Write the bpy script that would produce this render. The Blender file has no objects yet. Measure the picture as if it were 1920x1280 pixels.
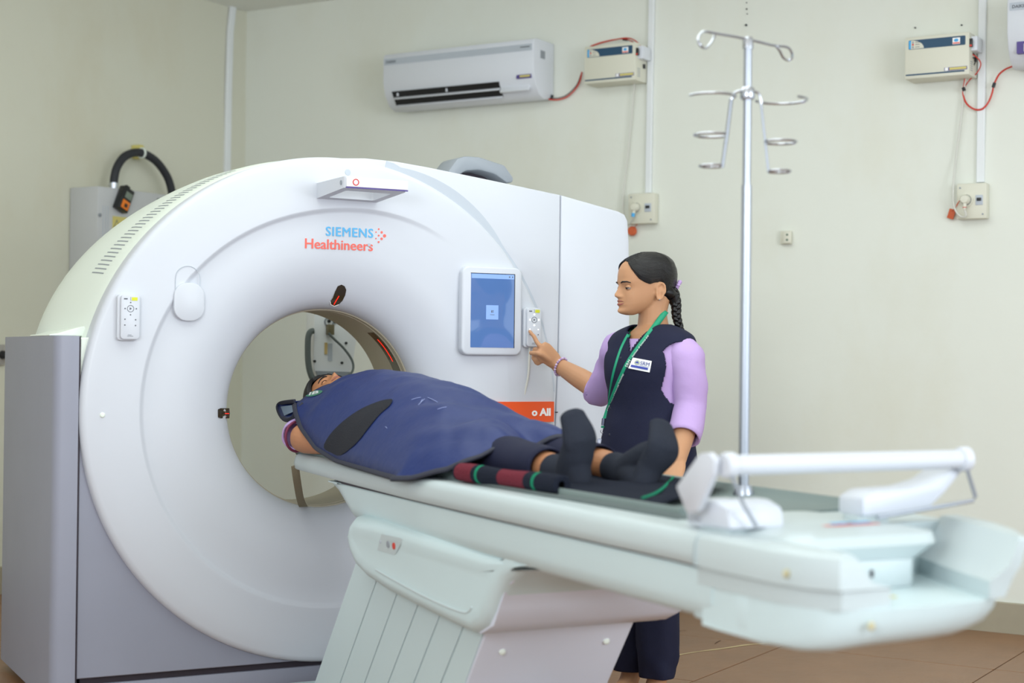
import bpy, bmesh, math, random
import numpy as np
from mathutils import Vector, Matrix, noise
from mathutils.bvhtree import BVHTree
random.seed(4)
S = bpy.context.scene
COL = S.collection
# ------------------------------------------------------------------ camera
FPX, HC = 3000.0, 1.18
YAW, PITCH, ROLL = math.radians(31.5), math.radians(0.5), 0.011
fw = Vector((-math.sin(YAW)*math.cos(PITCH), math.cos(YAW)*math.cos(PITCH), math.sin(PITCH)))
r0 = Vector((math.cos(YAW), math.sin(YAW), 0)); u0 = r0.cross(fw)
RT = r0*math.cos(ROLL)+u0*math.sin(ROLL); UP = u0*math.cos(ROLL)-r0*math.sin(ROLL)
CAMP = Vector((0, 0, HC))
cd_ = bpy.data.cameras.new('camera'); cam = bpy.data.objects.new('camera', cd_); COL.objects.link(cam)
cam.matrix_world = Matrix(((RT.x, UP.x, -fw.x, 0), (RT.y, UP.y, -fw.y, 0), (RT.z, UP.z, -fw.z, HC), (0, 0, 0, 1)))
cd_.sensor_width = 36; cd_.lens = FPX*36/1920; cd_.clip_end = 60; cd_.clip_start = .05
cd_.dof.use_dof = True; cd_.dof.focus_distance = 5.6; cd_.dof.aperture_fstop = 2.2
S.camera = cam
# ------------------------------------------------------------------ world, lamps, exposure
w = bpy.data.worlds.new('world'); S.world = w; w.use_nodes = True
w.node_tree.nodes['Background'].inputs[0].default_value = (.86, .94, 1.0, 1)
w.node_tree.nodes['Background'].inputs[1].default_value = 1.55
def area(name, loc, target, sx, sy, power, col):
    L = bpy.data.lights.new(name, 'AREA'); L.shape = 'RECTANGLE'; L.size = sx; L.size_y = sy; L.energy = power; L.color = col
    o = bpy.data.objects.new(name, L); COL.objects.link(o); o.location = loc
    o.rotation_euler = (Vector(target)-Vector(loc)).to_track_quat('-Z', 'Y').to_euler(); return o
area('window_light', (2.5, 2.7, 1.9), (-3, 4.9, 1.2), 1.8, 1.5, 88, (.88, .94, 1))
area('bounce_fill', (-.9, -.6, 2.0), (-2.2, 2.2, 3.15), .9, .9, 75, (.95, .98, 1))  # added fill bounced off the ceiling, unseen behind the camera
area('ceiling_fill', (-2.5, 3.9, 3.10), (-2.5, 3.9, 0), 3.2, 3.2, 72, (.92, 1, .98))  # added unseen panel below the ceiling, brightens the walls and drum
V = S.view_settings; V.view_transform = 'Standard'; V.look = 'None'; V.gamma = 1; V.use_curve_mapping = False; V.exposure = -0.13
# ------------------------------------------------------------------ frames and picking
class Frame:
    def __init__(s, o, a):
        s.o = Vector(o); s.a = a; s.x = Vector((math.cos(a), math.sin(a), 0)); s.y = Vector((-math.sin(a), math.cos(a), 0)); s.z = Vector((0, 0, 1))
    def loc(s, p):
        d = Vector(p)-s.o; return Vector((d.dot(s.x), d.dot(s.y), d.z))
    def wor(s, p): return s.o+s.x*p[0]+s.y*p[1]+s.z*p[2]
WF = Frame((0, 0, 0), 0)
GF = Frame((-3.465, 4.475, 0), math.radians(59.0))
def ray(px, py): return fw+RT*((px-960)/FPX)-UP*((py-640)/FPX)
def P(px, py, d): return CAMP+ray(px, py)*d
def on(px, py, fr, ax, v):
    n = (fr.x, fr.y, fr.z)[ax]; r = ray(px, py)
    t = (v-(CAMP-fr.o).dot(n))/r.dot(n); return fr.loc(CAMP+r*t)
# woman's frame: x to the picture's right, y away from the lens
_b = P(1215, 700, 5.45); VF = Frame((_b.x, _b.y, 0), YAW)
def PV(px, py, d): return VF.loc(P(px, py, d))
# ------------------------------------------------------------------ materials
def lin(c):
    return tuple(((x/255)/12.92 if x/255 <= .04045 else ((x/255+.055)/1.055)**2.4) for x in c)+(1,)
MATS = {}
def mat(name, rgb, rough=.5, metal=0, var=.03, scale=6, bump=0, bscale=60, spec=.5, coat=0, emit=None, trans=0, alpha=1):
    if name in MATS: return MATS[name]
    m = bpy.data.materials.new(name); m.use_nodes = True; nt = m.node_tree; b = nt.nodes['Principled BSDF']
    base = lin(rgb); b.inputs['Roughness'].default_value = rough; b.inputs['Metallic'].default_value = metal
    b.inputs['Specular IOR Level'].default_value = spec; b.inputs['Coat Weight'].default_value = coat
    tc = nt.nodes.new('ShaderNodeTexCoord')
    n = nt.nodes.new('ShaderNodeTexNoise'); n.inputs['Scale'].default_value = scale; n.inputs['Detail'].default_value = 5
    nt.links.new(tc.outputs['Object'], n.inputs['Vector'])
    mx = nt.nodes.new('ShaderNodeMix'); mx.data_type = 'RGBA'
    mx.inputs[6].default_value = tuple(min(1, c*(1-var)) for c in base[:3])+(1,); mx.inputs[7].default_value = tuple(min(1, c*(1+var)) for c in base[:3])+(1,)
    nt.links.new(n.outputs['Fac'], mx.inputs[0]); nt.links.new(mx.outputs[2], b.inputs['Base Color'])
    if bump:
        n2 = nt.nodes.new('ShaderNodeTexNoise'); n2.inputs['Scale'].default_value = bscale; n2.inputs['Detail'].default_value = 4
        nt.links.new(tc.outputs['Object'], n2.inputs['Vector'])
        bp = nt.nodes.new('ShaderNodeBump'); bp.inputs['Strength'].default_value = bump; bp.inputs['Distance'].default_value = .01
        nt.links.new(n2.outputs['Fac'], bp.inputs['Height']); nt.links.new(bp.outputs['Normal'], b.inputs['Normal'])
    if emit:
        b.inputs['Emission Color'].default_value = lin(emit[0]); b.inputs['Emission Strength'].default_value = emit[1]
    if trans: b.inputs['Transmission Weight'].default_value = trans
    if alpha < 1: b.inputs['Alpha'].default_value = alpha
    MATS[name] = m; return m
def wall_mat(name, rgb, stain, amt):
    m = mat(name, rgb, .75, var=.03, scale=.9, bump=.25, bscale=9, spec=.25); nt = m.node_tree
    mx = [n for n in nt.nodes if n.type == 'MIX'][0]; b = nt.nodes['Principled BSDF']; tc = [n for n in nt.nodes if n.type == 'TEX_COORD'][0]
    n = nt.nodes.new('ShaderNodeTexNoise'); n.inputs['Scale'].default_value = 1.7; n.inputs['Detail'].default_value = 8; n.inputs['Roughness'].default_value = .6
    mp = nt.nodes.new('ShaderNodeMapping'); mp.inputs['Scale'].default_value = (1, 1, .55); mp.inputs['Location'].default_value = (3.1, 1.7, .4)
    nt.links.new(tc.outputs['Object'], mp.inputs[0]); nt.links.new(mp.outputs[0], n.inputs['Vector'])
    rp = nt.nodes.new('ShaderNodeMapRange'); rp.inputs[1].default_value = .52; rp.inputs[2].default_value = .78; rp.inputs[4].default_value = amt
    nt.links.new(n.outputs['Fac'], rp.inputs[0])
    m2 = nt.nodes.new('ShaderNodeMix'); m2.data_type = 'RGBA'; m2.inputs[7].default_value = lin(stain)
    nt.links.new(rp.outputs[0], m2.inputs[0]); nt.links.new(mx.outputs[2], m2.inputs[6]); nt.links.new(m2.outputs[2], b.inputs['Base Color'])
    return m
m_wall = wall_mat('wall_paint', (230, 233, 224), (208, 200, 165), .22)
m_wallL_shaded = wall_mat('wall_paint_left_shaded', (216, 216, 200), (198, 184, 146), .3)  # same paint as the back wall, left side's shade put into the colour
m_ceil = mat('ceiling_paint', (232, 234, 228), .8)
m_tile = mat('brown_floor_tile', (140, 102, 72), .38, var=.22, scale=5, bump=.15, bscale=20)
m_grout = mat('grout', (74, 52, 38), .9)
m_skirt = mat('skirting_tile', (166, 158, 138), .5, var=.1, scale=9)
m_white = mat('scanner_white', (205, 209, 217), .38, var=.006, spec=.45)
m_cream = mat('scanner_side_cream', (230, 238, 228), .42, var=.01)
m_tabw = mat('table_white', (192, 204, 206), .36, var=.02, scale=4)
m_tabs = mat('table_side', (204, 222, 225), .4, var=.02, scale=4)
m_violet = mat('pillar_grey', (148, 151, 166), .42, var=.05, scale=5)
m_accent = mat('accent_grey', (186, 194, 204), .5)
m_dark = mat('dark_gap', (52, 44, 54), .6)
m_black = mat('black_plastic', (26, 27, 30), .35)
m_glass = mat('dark_window', (62, 52, 36), .12, coat=.5)
m_bore = mat('bore_beige', (186, 178, 158), .5, var=.02)
m_laser = mat('laser_line', (255, 40, 20), .4, emit=((255, 30, 15), 2.2))
m_blue = mat('print_blue', (88, 180, 232), .5); m_coral = mat('print_coral', (240, 106, 92), .5)
m_orange = mat('sign_orange', (240, 86, 18), .45); m_ink = mat('print_ink', (96, 100, 108), .6)
m_pwhite = mat('print_white', (250, 250, 250), .5)
m_screen = mat('tablet_screen', (60, 84, 124), .08, coat=1, emit=((92, 132, 196), .62))
m_screen2 = mat('tablet_screen_icon', (120, 150, 200), .2, emit=((128, 160, 214), .62))
m_chrome = mat('chrome', (196, 200, 208), .22, metal=1, var=.02)
m_steel = mat('brushed_steel', (168, 174, 184), .35, metal=.8)
m_grey = mat('mid_grey', (146, 152, 160), .5); m_dgrey = mat('slate_grey', (98, 108, 108), .55)
m_apron = mat('apron_blue', (27, 44, 98), .46, var=.07, scale=5, bump=.5, bscale=11, spec=.3)
m_velcro = mat('velcro_black', (22, 24, 34), .95, bump=.5, bscale=300)
m_pipe = mat('piping_dark', (42, 44, 58), .8)
m_navy = mat('navy_cloth', (30, 33, 56), .8, var=.08, bump=.2, bscale=500, spec=.25)
m_lilac = mat('lilac_cloth', (188, 160, 210), .75, var=.03, scale=3, bump=.3, bscale=16, spec=.2)
m_sock = mat('charcoal_sock', (50, 54, 65), .95, var=.15, scale=14, bump=.6, bscale=400, spec=.15)
m_skin = mat('skin', (190, 142, 106), .5, var=.05, scale=9, spec=.35)
m_skin2 = mat('skin_tan', (176, 122, 86), .5, var=.05, scale=9, spec=.35)
for _m, c in ((m_skin, .12), (m_skin2, .08)):
    _b2 = _m.node_tree.nodes['Principled BSDF']; _b2.inputs['Subsurface Weight'].default_value = c; _b2.inputs['Subsurface Radius'].default_value = (.6, .25, .15); _b2.inputs['Subsurface Scale'].default_value = .01
m_lip = mat('lips', (150, 88, 76), .45)
def hair_mat():
    m = mat('black_hair', (12, 10, 12), .30, var=.3, scale=30, spec=.4); nt = m.node_tree; b = nt.nodes['Principled BSDF']
    tc = [n for n in nt.nodes if n.type == 'TEX_COORD'][0]; at = nt.nodes.new('ShaderNodeUVMap')
    n = nt.nodes.new('ShaderNodeTexNoise'); n.inputs['Scale'].default_value = 1; n.inputs['Detail'].default_value = 3
    mp = nt.nodes.new('ShaderNodeMapping'); mp.inputs['Scale'].default_value = (120, 3, 1)
    nt.links.new(at.outputs[0], mp.inputs[0]); nt.links.new(mp.outputs[0], n.inputs['Vector'])
    bp = nt.nodes.new('ShaderNodeBump'); bp.inputs['Strength'].default_value = .5; bp.inputs['Distance'].default_value = .004
    nt.links.new(n.outputs['Fac'], bp.inputs['Height']); nt.links.new(bp.outputs['Normal'], b.inputs['Normal']); return m
m_hair = hair_mat()
m_green = mat('lanyard_green', (22, 150, 112), .55); m_plum = mat('plum_trim', (112, 40, 70), .7)
m_ivory = mat('ivory_plastic', (220, 219, 203), .45, var=.02); m_acw = mat('ac_white', (222, 226, 234), .35, var=.01)
m_teal = mat('teal_print', (34, 74, 104), .5); m_sky = mat('sky_print', (70, 170, 230), .5)
m_red = mat('red_wire', (206, 58, 44), .5); m_tape = mat('black_tape', (30, 34, 40), .5)
m_cord = mat('white_cord', (214, 214, 206), .5); m_tag = mat('orange_tag', (204, 96, 56), .6)
m_yel = mat('yellow_label', (214, 202, 120), .6); m_purple = mat('purple_print', (84, 68, 140), .5)
m_strap = mat('beige_strap', (148, 138, 114), .85, bump=.4, bscale=300)
m_hose = mat('black_hose', (40, 42, 48), .6, bump=.3, bscale=120)
m_plaidD = mat('blanket_dark', (34, 38, 50), .95, bump=.7, bscale=160, spec=.1); m_plaidR = mat('blanket_red', (112, 46, 58), .95, bump=.7, bscale=160, spec=.1)
m_plaidG = mat('blanket_green', (30, 128, 96), .95, spec=.1)
m_tray = mat('cradle_grey', (112, 126, 124), .6, var=.06)
m_amber = mat('orange_plastic', (238, 128, 30), .4); m_led = mat('yellow_green_sticker', (214, 218, 40), .5)
# ------------------------------------------------------------------ mesh helpers
def tube(pts, r, n=10, closed=False, cap=True, flat=None):
    """swept tube; r number or list; flat=(vector,half width,half thickness) makes a ribbon"""
    pts = [Vector(p) for p in pts]; N = len(pts); vs = []; fs = []
    up = None
    for i, p in enumerate(pts):
        a = pts[(i-1) % N] if (closed or i > 0) else p; b = pts[(i+1) % N] if (closed or i < N-1) else p
        t = (b-a).normalized()
        if up is None:
            up = Vector((0, 0, 1)) if abs(t.z) < .9 else Vector((1, 0, 0))
        s = t.cross(up).normalized(); up = s.cross(t).normalized()
        rr = r[i] if isinstance(r, (list, tuple)) else r
        if flat:
            q = Vector(flat[0]); q = (q-t*q.dot(t)).normalized(); s2 = t.cross(q).normalized()
            for k in range(n):
                an = 2*math.pi*(k+.5)/n; c, d = math.cos(an), math.sin(an)
                c = math.copysign(abs(c)**.4, c); d = math.copysign(abs(d)**.4, d)
                vs.append(p+s2*c*flat[1]+q*d*flat[2])
        else:
            for k in range(n):
                an = 2*math.pi*k/n; vs.append(p+s*math.cos(an)*rr+up*math.sin(an)*rr)
    M = N if closed else N-1
    for i in range(M):
        for k in range(n):
            a = i*n+k; b = i*n+(k+1) % n; c = ((i+1) % N)*n+(k+1) % n; d = ((i+1) % N)*n+k; fs.append((a, b, c, d))
    if cap and not closed: fs.append(tuple(range(n))[::-1]); fs.append(tuple(range((N-1)*n, N*n)))
    return vs, fs
def smooth(pts, k=6, closed=False):
    pts = [Vector(p) for p in pts]; N = len(pts); out = []
    rng = range(N if closed else N-1)
    for i in rng:
        g = (lambda j: pts[j % N]) if closed else (lambda j: pts[max(0, min(N-1, j))])
        p0, p1, p2, p3 = g(i-1), g(i), g(i+1), g(i+2)
        for j in range(k):
            t = j/k; out.append(.5*((2*p1)+(p2-p0)*t+(2*p0-5*p1+4*p2-p3)*t*t+(3*p1-p0-3*p2+p3)*t**3))
    if not closed: out.append(pts[-1])
    return out
def box(cx, cy, cz, sx, sy, sz, bev=0, seg=2, rot=None):
    bm = bmesh.new(); bmesh.ops.create_cube(bm, size=1)
    for v in bm.verts: v.co = Vector((v.co.x*sx, v.co.y*sy, v.co.z*sz))
    if bev: bmesh.ops.bevel(bm, geom=list(bm.edges), offset=bev, segments=seg, affect='EDGES', profile=.5)
    R_ = rot.to_3x3() if rot else None
    for v in bm.verts:
        if R_: v.co = R_ @ v.co
        v.co += Vector((cx, cy, cz))
    return dump(bm)
def dump(bm):
    bm.verts.index_update(); vs = [v.co.copy() for v in bm.verts]; fs = [tuple(v.index for v in f.verts) for f in bm.faces]; bm.free(); return vs, fs
def prism(poly, fn, a, b, bev=0, seg=2, only=None):
    """poly: 2-D outline; fn(p, q, h) -> 3-D; extruded from h=a to h=b"""
    bm = bmesh.new(); A = [bm.verts.new(fn(p, q, a)) for p, q in poly]; B = [bm.verts.new(fn(p, q, b)) for p, q in poly]
    n = len(poly); bm.faces.new(A[::-1]); top = bm.faces.new(B)
    for i in range(n): bm.faces.new((A[i], A[(i+1) % n], B[(i+1) % n], B[i]))
    bmesh.ops.recalc_face_normals(bm, faces=bm.faces)
    if bev:
        if only == 'b': e = list(top.edges)
        elif only == 'ab': e = [x for x in bm.edges if not ((x.verts[0] in A) != (x.verts[1] in A))]
        else: e = list(bm.edges)
        bmesh.ops.bevel(bm, geom=e, offset=bev, segments=seg, affect='EDGES', profile=.5, clamp_overlap=True)
    return dump(bm)
XZ = lambda p, q, h: Vector((p, h, q))
YZ = lambda p, q, h: Vector((h, p, q))
XY = lambda p, q, h: Vector((p, q, h))
def rrect(x0, y0, x1, y1, r, n=6):
    out = []
    for cx, cy, a0 in ((x1-r, y1-r, 0), (x0+r, y1-r, 90), (x0+r, y0+r, 180), (x1-r, y0+r, 270)):
        for k in range(n+1):
            a = math.radians(a0+90*k/n); out.append((cx+r*math.cos(a), cy+r*math.sin(a)))
    return out
def circ(cx, cy, r, n=24, r2=None):
    return [(cx+r*math.cos(2*math.pi*k/n), cy+(r2 or r)*math.sin(2*math.pi*k/n)) for k in range(n)]
def grid(rows, closeu=False):
    """rows: list of equal-length point lists"""
    m = len(rows[0]); vs = [Vector(p) for r in rows for p in r]; fs = []
    for i in range(len(rows)-1):
        for j in range(m if closeu else m-1):
            fs.append((i*m+j, i*m+(j+1) % m, (i+1)*m+(j+1) % m, (i+1)*m+j))
    return vs, fs
def ellipsoid(c, r, n=20, basis=None):
    vs = []; fs = []; c = Vector(c)
    for i in range(n+1):
        ph = math.pi*i/n
        for j in range(n):
            th = 2*math.pi*j/n; v = Vector((r[0]*math.sin(ph)*math.cos(th), r[1]*math.sin(ph)*math.sin(th), r[2]*math.cos(ph)))
            if basis: v = basis @ v
            vs.append(c+v)
    for i in range(n):
        for j in range(n): fs.append((i*n+j, (i+1)*n+j, (i+1)*n+(j+1) % n, i*n+(j+1) % n))
    return vs, fs
def lathe(prof, c, axis='z', n=24, ang=None):
    """prof: (radius, height) list"""
    rows = []
    for r, h in prof:
        row = []
        for k in range(n):
            a = 2*math.pi*k/n; x, y = r*math.cos(a), r*math.sin(a)
            row.append(Vector(c)+(Vector((x, y, h)) if axis == 'z' else Vector((x, h, y)) if axis == 'y' else Vector((h, x, y))))
        rows.append(row)
    return grid(rows, True)
def limb(pts, rad, n=18, up=(0, 0, 1), k=5):
    """closed tapering limb through pts; rad: (ra, rb) per point, ra along side vector, rb along up-ish"""
    P_ = smooth(pts, k); M = len(P_); N = len(pts)
    R_ = []
    for i in range(M):
        t = i/(M-1)*(N-1); j = min(N-2, int(t)); f = t-j; f = f*f*(3-2*f)
        a = rad[j] if isinstance(rad[j], tuple) else (rad[j], rad[j]); b = rad[j+1] if isinstance(rad[j+1], tuple) else (rad[j+1], rad[j+1])
        R_.append((a[0]+(b[0]-a[0])*f, a[1]+(b[1]-a[1])*f))
    rows = []; up = Vector(up)
    def ring(p, t, ra, rb):
        s = t.cross(up).normalized(); u = s.cross(t).normalized()
        return [p+s*math.cos(2*math.pi*q/n)*ra+u*math.sin(2*math.pi*q/n)*rb for q in range(n)]
    t0 = (P_[1]-P_[0]).normalized(); t1 = (P_[-1]-P_[-2]).normalized()
    for c in (0.02, .5, .8, .95):
        d = math.sqrt(1-c*c)*min(R_[0]); rows.append(ring(P_[0]-t0*d, t0, R_[0][0]*c, R_[0][1]*c))
    for i in range(M):
        t = (P_[min(M-1, i+1)]-P_[max(0, i-1)]).normalized(); rows.append(ring(P_[i], t, *R_[i]))
    for c in (.95, .8, .5, .02):
        d = math.sqrt(1-c*c)*min(R_[-1]); rows.append(ring(P_[-1]+t1*d, t1, R_[-1][0]*c, R_[-1][1]*c))
    vs, fs = grid(rows, True); L = len(rows)
    fs.append(tuple(range(n))[::-1]); fs.append(tuple(range((L-1)*n, L*n))); return vs, fs
def join(*parts):
    V_, F_ = [], []
    for vs, fs in parts:
        o = len(V_); V_ += [Vector(v) for v in vs]; F_ += [tuple(i+o for i in f) for f in fs]
    return V_, F_
def fixn(m):
    bm = bmesh.new(); bm.from_mesh(m); bmesh.ops.recalc_face_normals(bm, faces=bm.faces); bm.to_mesh(m); bm.free()
def mk(name, geo, material, root, sharp=35, flat=False, mods=None):
    """mesh object; coordinates are in the frame of its root (root = dict from thing()) """
    vs, fs = geo; me = bpy.data.meshes.new(name); off = root['off']
    me.from_pydata([Vector(v)-off for v in vs], [], fs); fixn(me); me.materials.append(material)
    if not flat:
        me.polygons.foreach_set('use_smooth', [True]*len(me.polygons)); me.set_sharp_from_angle(angle=math.radians(sharp))
    o = bpy.data.objects.new(name, me); COL.objects.link(o)
    if root['obj'] is not None: o.parent = root['obj']
    return o
def sub(name, geo, material, root, parent, **k):
    o = mk(name, geo, material, root, **k); o.parent = parent; return o
def thing(name, label, cat, fr=WF, off=(0, 0, 0), group=None):
    o = bpy.data.objects.new(name, None); o.empty_display_size = .05; COL.objects.link(o)
    off = Vector(off); o.location = fr.wor(off); o.rotation_euler = (0, 0, fr.a); o['label'] = label; o['category'] = cat
    if group: o['group'] = group
    return {'obj': o, 'off': off, 'fr': fr}
def single(name, geo, material, label, cat, fr=WF, off=(0, 0, 0), group=None, kind=None, **k):
    off = Vector(off); o = mk(name, geo, material, {'obj': None, 'off': off}, **k)
    o.location = fr.wor(off); o.rotation_euler = (0, 0, fr.a)
    if label: o['label'] = label
    if cat: o['category'] = cat
    if group: o['group'] = group
    if kind: o['kind'] = kind
    return o
def struct(name, geo, material, fr=WF, **k):
    return single(name, geo, material, None, None, fr, kind='structure', **k)
def text(s, size, fn, font_off=0, ext=.0006, space=1.0, shear=0, sx=1.0):
    cu = bpy.data.curves.new('t', 'FONT'); cu.body = s; cu.size = size; cu.extrude = 0; cu.offset = font_off; cu.space_character = space; cu.resolution_u = 3
    to = bpy.data.objects.new('t', cu); COL.objects.link(to); dg = bpy.context.evaluated_depsgraph_get()
    me = bpy.data.meshes.new_from_object(to.evaluated_get(dg)); bm = bmesh.new(); bm.from_mesh(me)
    r = bmesh.ops.extrude_face_region(bm, geom=list(bm.faces))
    for v in r['geom']:
        if isinstance(v, bmesh.types.BMVert): v.co.z += ext
    vs, fs = dump(bm); bpy.data.objects.remove(to); bpy.data.curves.remove(cu); bpy.data.meshes.remove(me)
    return [fn(v.x*sx, v.y, v.z) for v in vs], fs
def remesh(parts, voxel, smooth_it=2, fac=.5):
    vs, fs = join(*parts); me = bpy.data.meshes.new('tmp'); me.from_pydata(vs, [], fs); 
    bm = bmesh.new(); bm.from_mesh(me); bmesh.ops.triangulate(bm, faces=bm.faces)
    bmesh.ops.recalc_face_normals(bm, faces=bm.faces); bm.to_mesh(me); bm.free()
    o = bpy.data.objects.new('tmp', me); COL.objects.link(o)
    r = o.modifiers.new('r', 'REMESH'); r.mode = 'VOXEL'; r.voxel_size = voxel
    s = o.modifiers.new('s', 'SMOOTH'); s.iterations = smooth_it; s.factor = fac
    dg = bpy.context.evaluated_depsgraph_get(); m2 = bpy.data.meshes.new_from_object(o.evaluated_get(dg))
    n = len(m2.vertices); co = np.empty(n*3); m2.vertices.foreach_get('co', co); co = co.reshape(-1, 3)
    F_ = [tuple(p.vertices) for p in m2.polygons]; V_ = [Vector(c) for c in co]
    bpy.data.objects.remove(o); bpy.data.meshes.remove(me); bpy.data.meshes.remove(m2)
    return V_, F_
FALL = None
def bvh(geo): return BVHTree.FromPolygons([Vector(v) for v in geo[0]], geo[1])
def hit(tree, fr, px, py, lift=.003):
    """where the line of sight through a picture point meets a surface given in frame fr"""
    o = fr.loc(CAMP); d = (fr.loc(P(px, py, 1))-o).normalized(); l, n, i, t = tree.ray_cast(o, d)
    if l is None: return FALL(px, py) if FALL else None
    if n.dot(d) > 0: n = -n
    return l+n*lift
# ================================================================== SETTING
X0, X1, Y0, Y1, ZC = -6.15, 3.2, -1.6, 7.06, 3.15
struct('floor', box((X0+X1)/2, (Y0+Y1)/2, -.06, X1-X0, Y1-Y0, .1), m_grout)
flr = bpy.data.objects['floor']
tm = None
ts = .86; ix = 0
xs = -1.62
tx = xs+ts*4
while tx > X0+.02:
    x1_, x0_ = tx, max(X0, tx-ts); ty = Y1
    while ty > Y0+.1:
        y1_, y0_ = ty, ty-ts
        if x0_ > X0 and tm is not None:
            o = bpy.data.objects.new('tile', tm); COL.objects.link(o)
        else:
            g = prism(rrect(0, 0, x1_-x0_-.005, ts-.005, .004, 1), XY, -.012, 0, .0015, 1)
            o = mk('tile', g, m_tile, {'obj': None, 'off': Vector((0, 0, 0))}, flat=True)
            if x0_ > X0: tm = o.data
        o.parent = flr; o.location = (x0_+.0025, y0_+.0025, -.0008*((ix*7) % 3)*.5); ix += 1
        ty -= ts
    tx -= ts
def strip(pts, w, z=.0012, h=.001):
    rows = []
    P_ = smooth([Vector((a, b, 0)) for a, b in pts], 5)
    for i, p in enumerate(P_):
        t = (P_[min(len(P_)-1, i+1)]-P_[max(0, i-1)]).normalized(); s = Vector((-t.y, t.x, 0)); ww = w*(.45+.9*noise.noise(Vector((i*.45, pts[0][0]*3, 0)))+.35)
        rows.append([p+s*ww+Vector((0, 0, z)), p-s*ww+Vector((0, 0, z))])
    return grid(rows)
m_crackl = mat('pale_filler', (214, 196, 150), .8, var=.1, scale=40)
def fl(px, py): q = on(px, py, WF, 2, 0); return (q.x, q.y)
c = mk('crack_filler', strip([fl(1255, 1231), fl(1300, 1223), fl(1360, 1215), fl(1400, 1209), fl(1460, 1204)], .006), m_crackl, {'obj': None, 'off': Vector()}); c.parent = flr
for pp in ([(1268, 1187), (1275, 1183), (1286, 1182)], [(1384, 1186), (1400, 1188), (1425, 1190)], [(1340, 1207), (1348, 1202), (1352, 1201)]):
    c = mk('crack', strip([fl(*q) for q in pp], .003), m_grout, {'obj': None, 'off': Vector()}); c.parent = flr
struct('ceiling', box((X0+X1)/2, (Y0+Y1)/2, ZC+.05, X1-X0+.2, Y1-Y0+.2, .1), m_ceil)
def wallgrid(fn, u0, u1, z0, z1, nu, nz, back):
    rows = [[fn(u0+(u1-u0)*i/nu, z0+(z1-z0)*j/nz, .004*noise.noise(Vector((i*.35, j*.35, 3)))) for i in range(nu+1)] for j in range(nz+1)]
    a = grid(rows); b = grid([[fn(u0, z0, back), fn(u1, z0, back)], [fn(u0, z1, back), fn(u1, z1, back)]]); return join(a, b)
struct('wall_back', wallgrid(lambda u, z, h: Vector((u, Y1+.002+h, z)), X0-.06, X1, 0, ZC, 60, 24, .12), m_wall)
struct('wall_left', wallgrid(lambda u, z, h: Vector((X0-.002-h, u, z)), Y0, Y1+.06, 0, ZC, 60, 24, .12), m_wallL_shaded)
def skirting(name, fn, u0, u1):
    rows = []
    for i in range(41):
        u = u0+(u1-u0)*i/40; h = .132+.004*noise.noise(Vector((u*1.3, 1, 0)))
        rows.append([fn(u, 0, .014), fn(u, h-.004, .014), fn(u, h, .010), fn(u, h, -.004)])
    return struct(name, grid(rows), m_skirt)
skirting('baseboard_back', lambda u, z, d: Vector((u, Y1-d, z)), X0+.02, X1)
skirting('baseboard_left', lambda u, z, d: Vector((X0+d, u, z)), Y0, Y1-.02)
# small plaster marks, nail holes on the back wall
bw = bpy.data.objects['wall_back']
for px, py, r in ((1400, 17, .006), (1399, 47, .009), (1716, 52, .006), (1803, 47, .006), (1847, 113, .006), (1400, 5, .004), (1401, 26, .004)):
    q = on(px, py, WF, 1, Y1-.004); o = mk('nail_hole', lathe([(0, -.003), (r*.6, -.003), (r*.6, .003), (0, .003)], q, 'y', 8), m_tape, {'obj': None, 'off': Vector()}); o.parent = bw
def conduit(name, pts, wid, n):
    g = []
    P_ = [on(px, py, WF, 1, Y1) for px, py in pts]
    prof = [(P_[i].x, P_[i].z) for i in range(len(P_))]
    rows = []
    for x, z in prof:
        rows.append([Vector((x-wid/2, Y1, z)), Vector((x-wid/2, Y1-.014, z)), Vector((x-wid/2+.003, Y1-.017, z)), Vector((x+wid/2-.003, Y1-.017, z)), Vector((x+wid/2, Y1-.014, z)), Vector((x+wid/2, Y1, z))])
    return struct(name, grid(rows), n)
m_cond = mat('conduit_white', (232, 236, 238), .5)
rows = []
for px, py in ((437, -4), (430, 60), (427, 160), (424, 330), (421, 560)):
    q_ = on(px, py, WF, 0, X0); rows.append([Vector((X0, q_.y-.022, q_.z)), Vector((X0+.014, q_.y-.022, q_.z)), Vector((X0+.017, q_.y-.018, q_.z)), Vector((X0+.017, q_.y+.018, q_.z)), Vector((X0+.014, q_.y+.022, q_.z)), Vector((X0, q_.y+.022, q_.z))])
struct('trim_1', grid(rows), m_cond)
conduit('trim_2', [(1225, -60), (1221, 120), (1217, 362)], .03, m_cond)
conduit('trim_3', [(1844, -60), (1842, 120), (1839, 342)], .034, m_cond)
exec_parts = []
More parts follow.
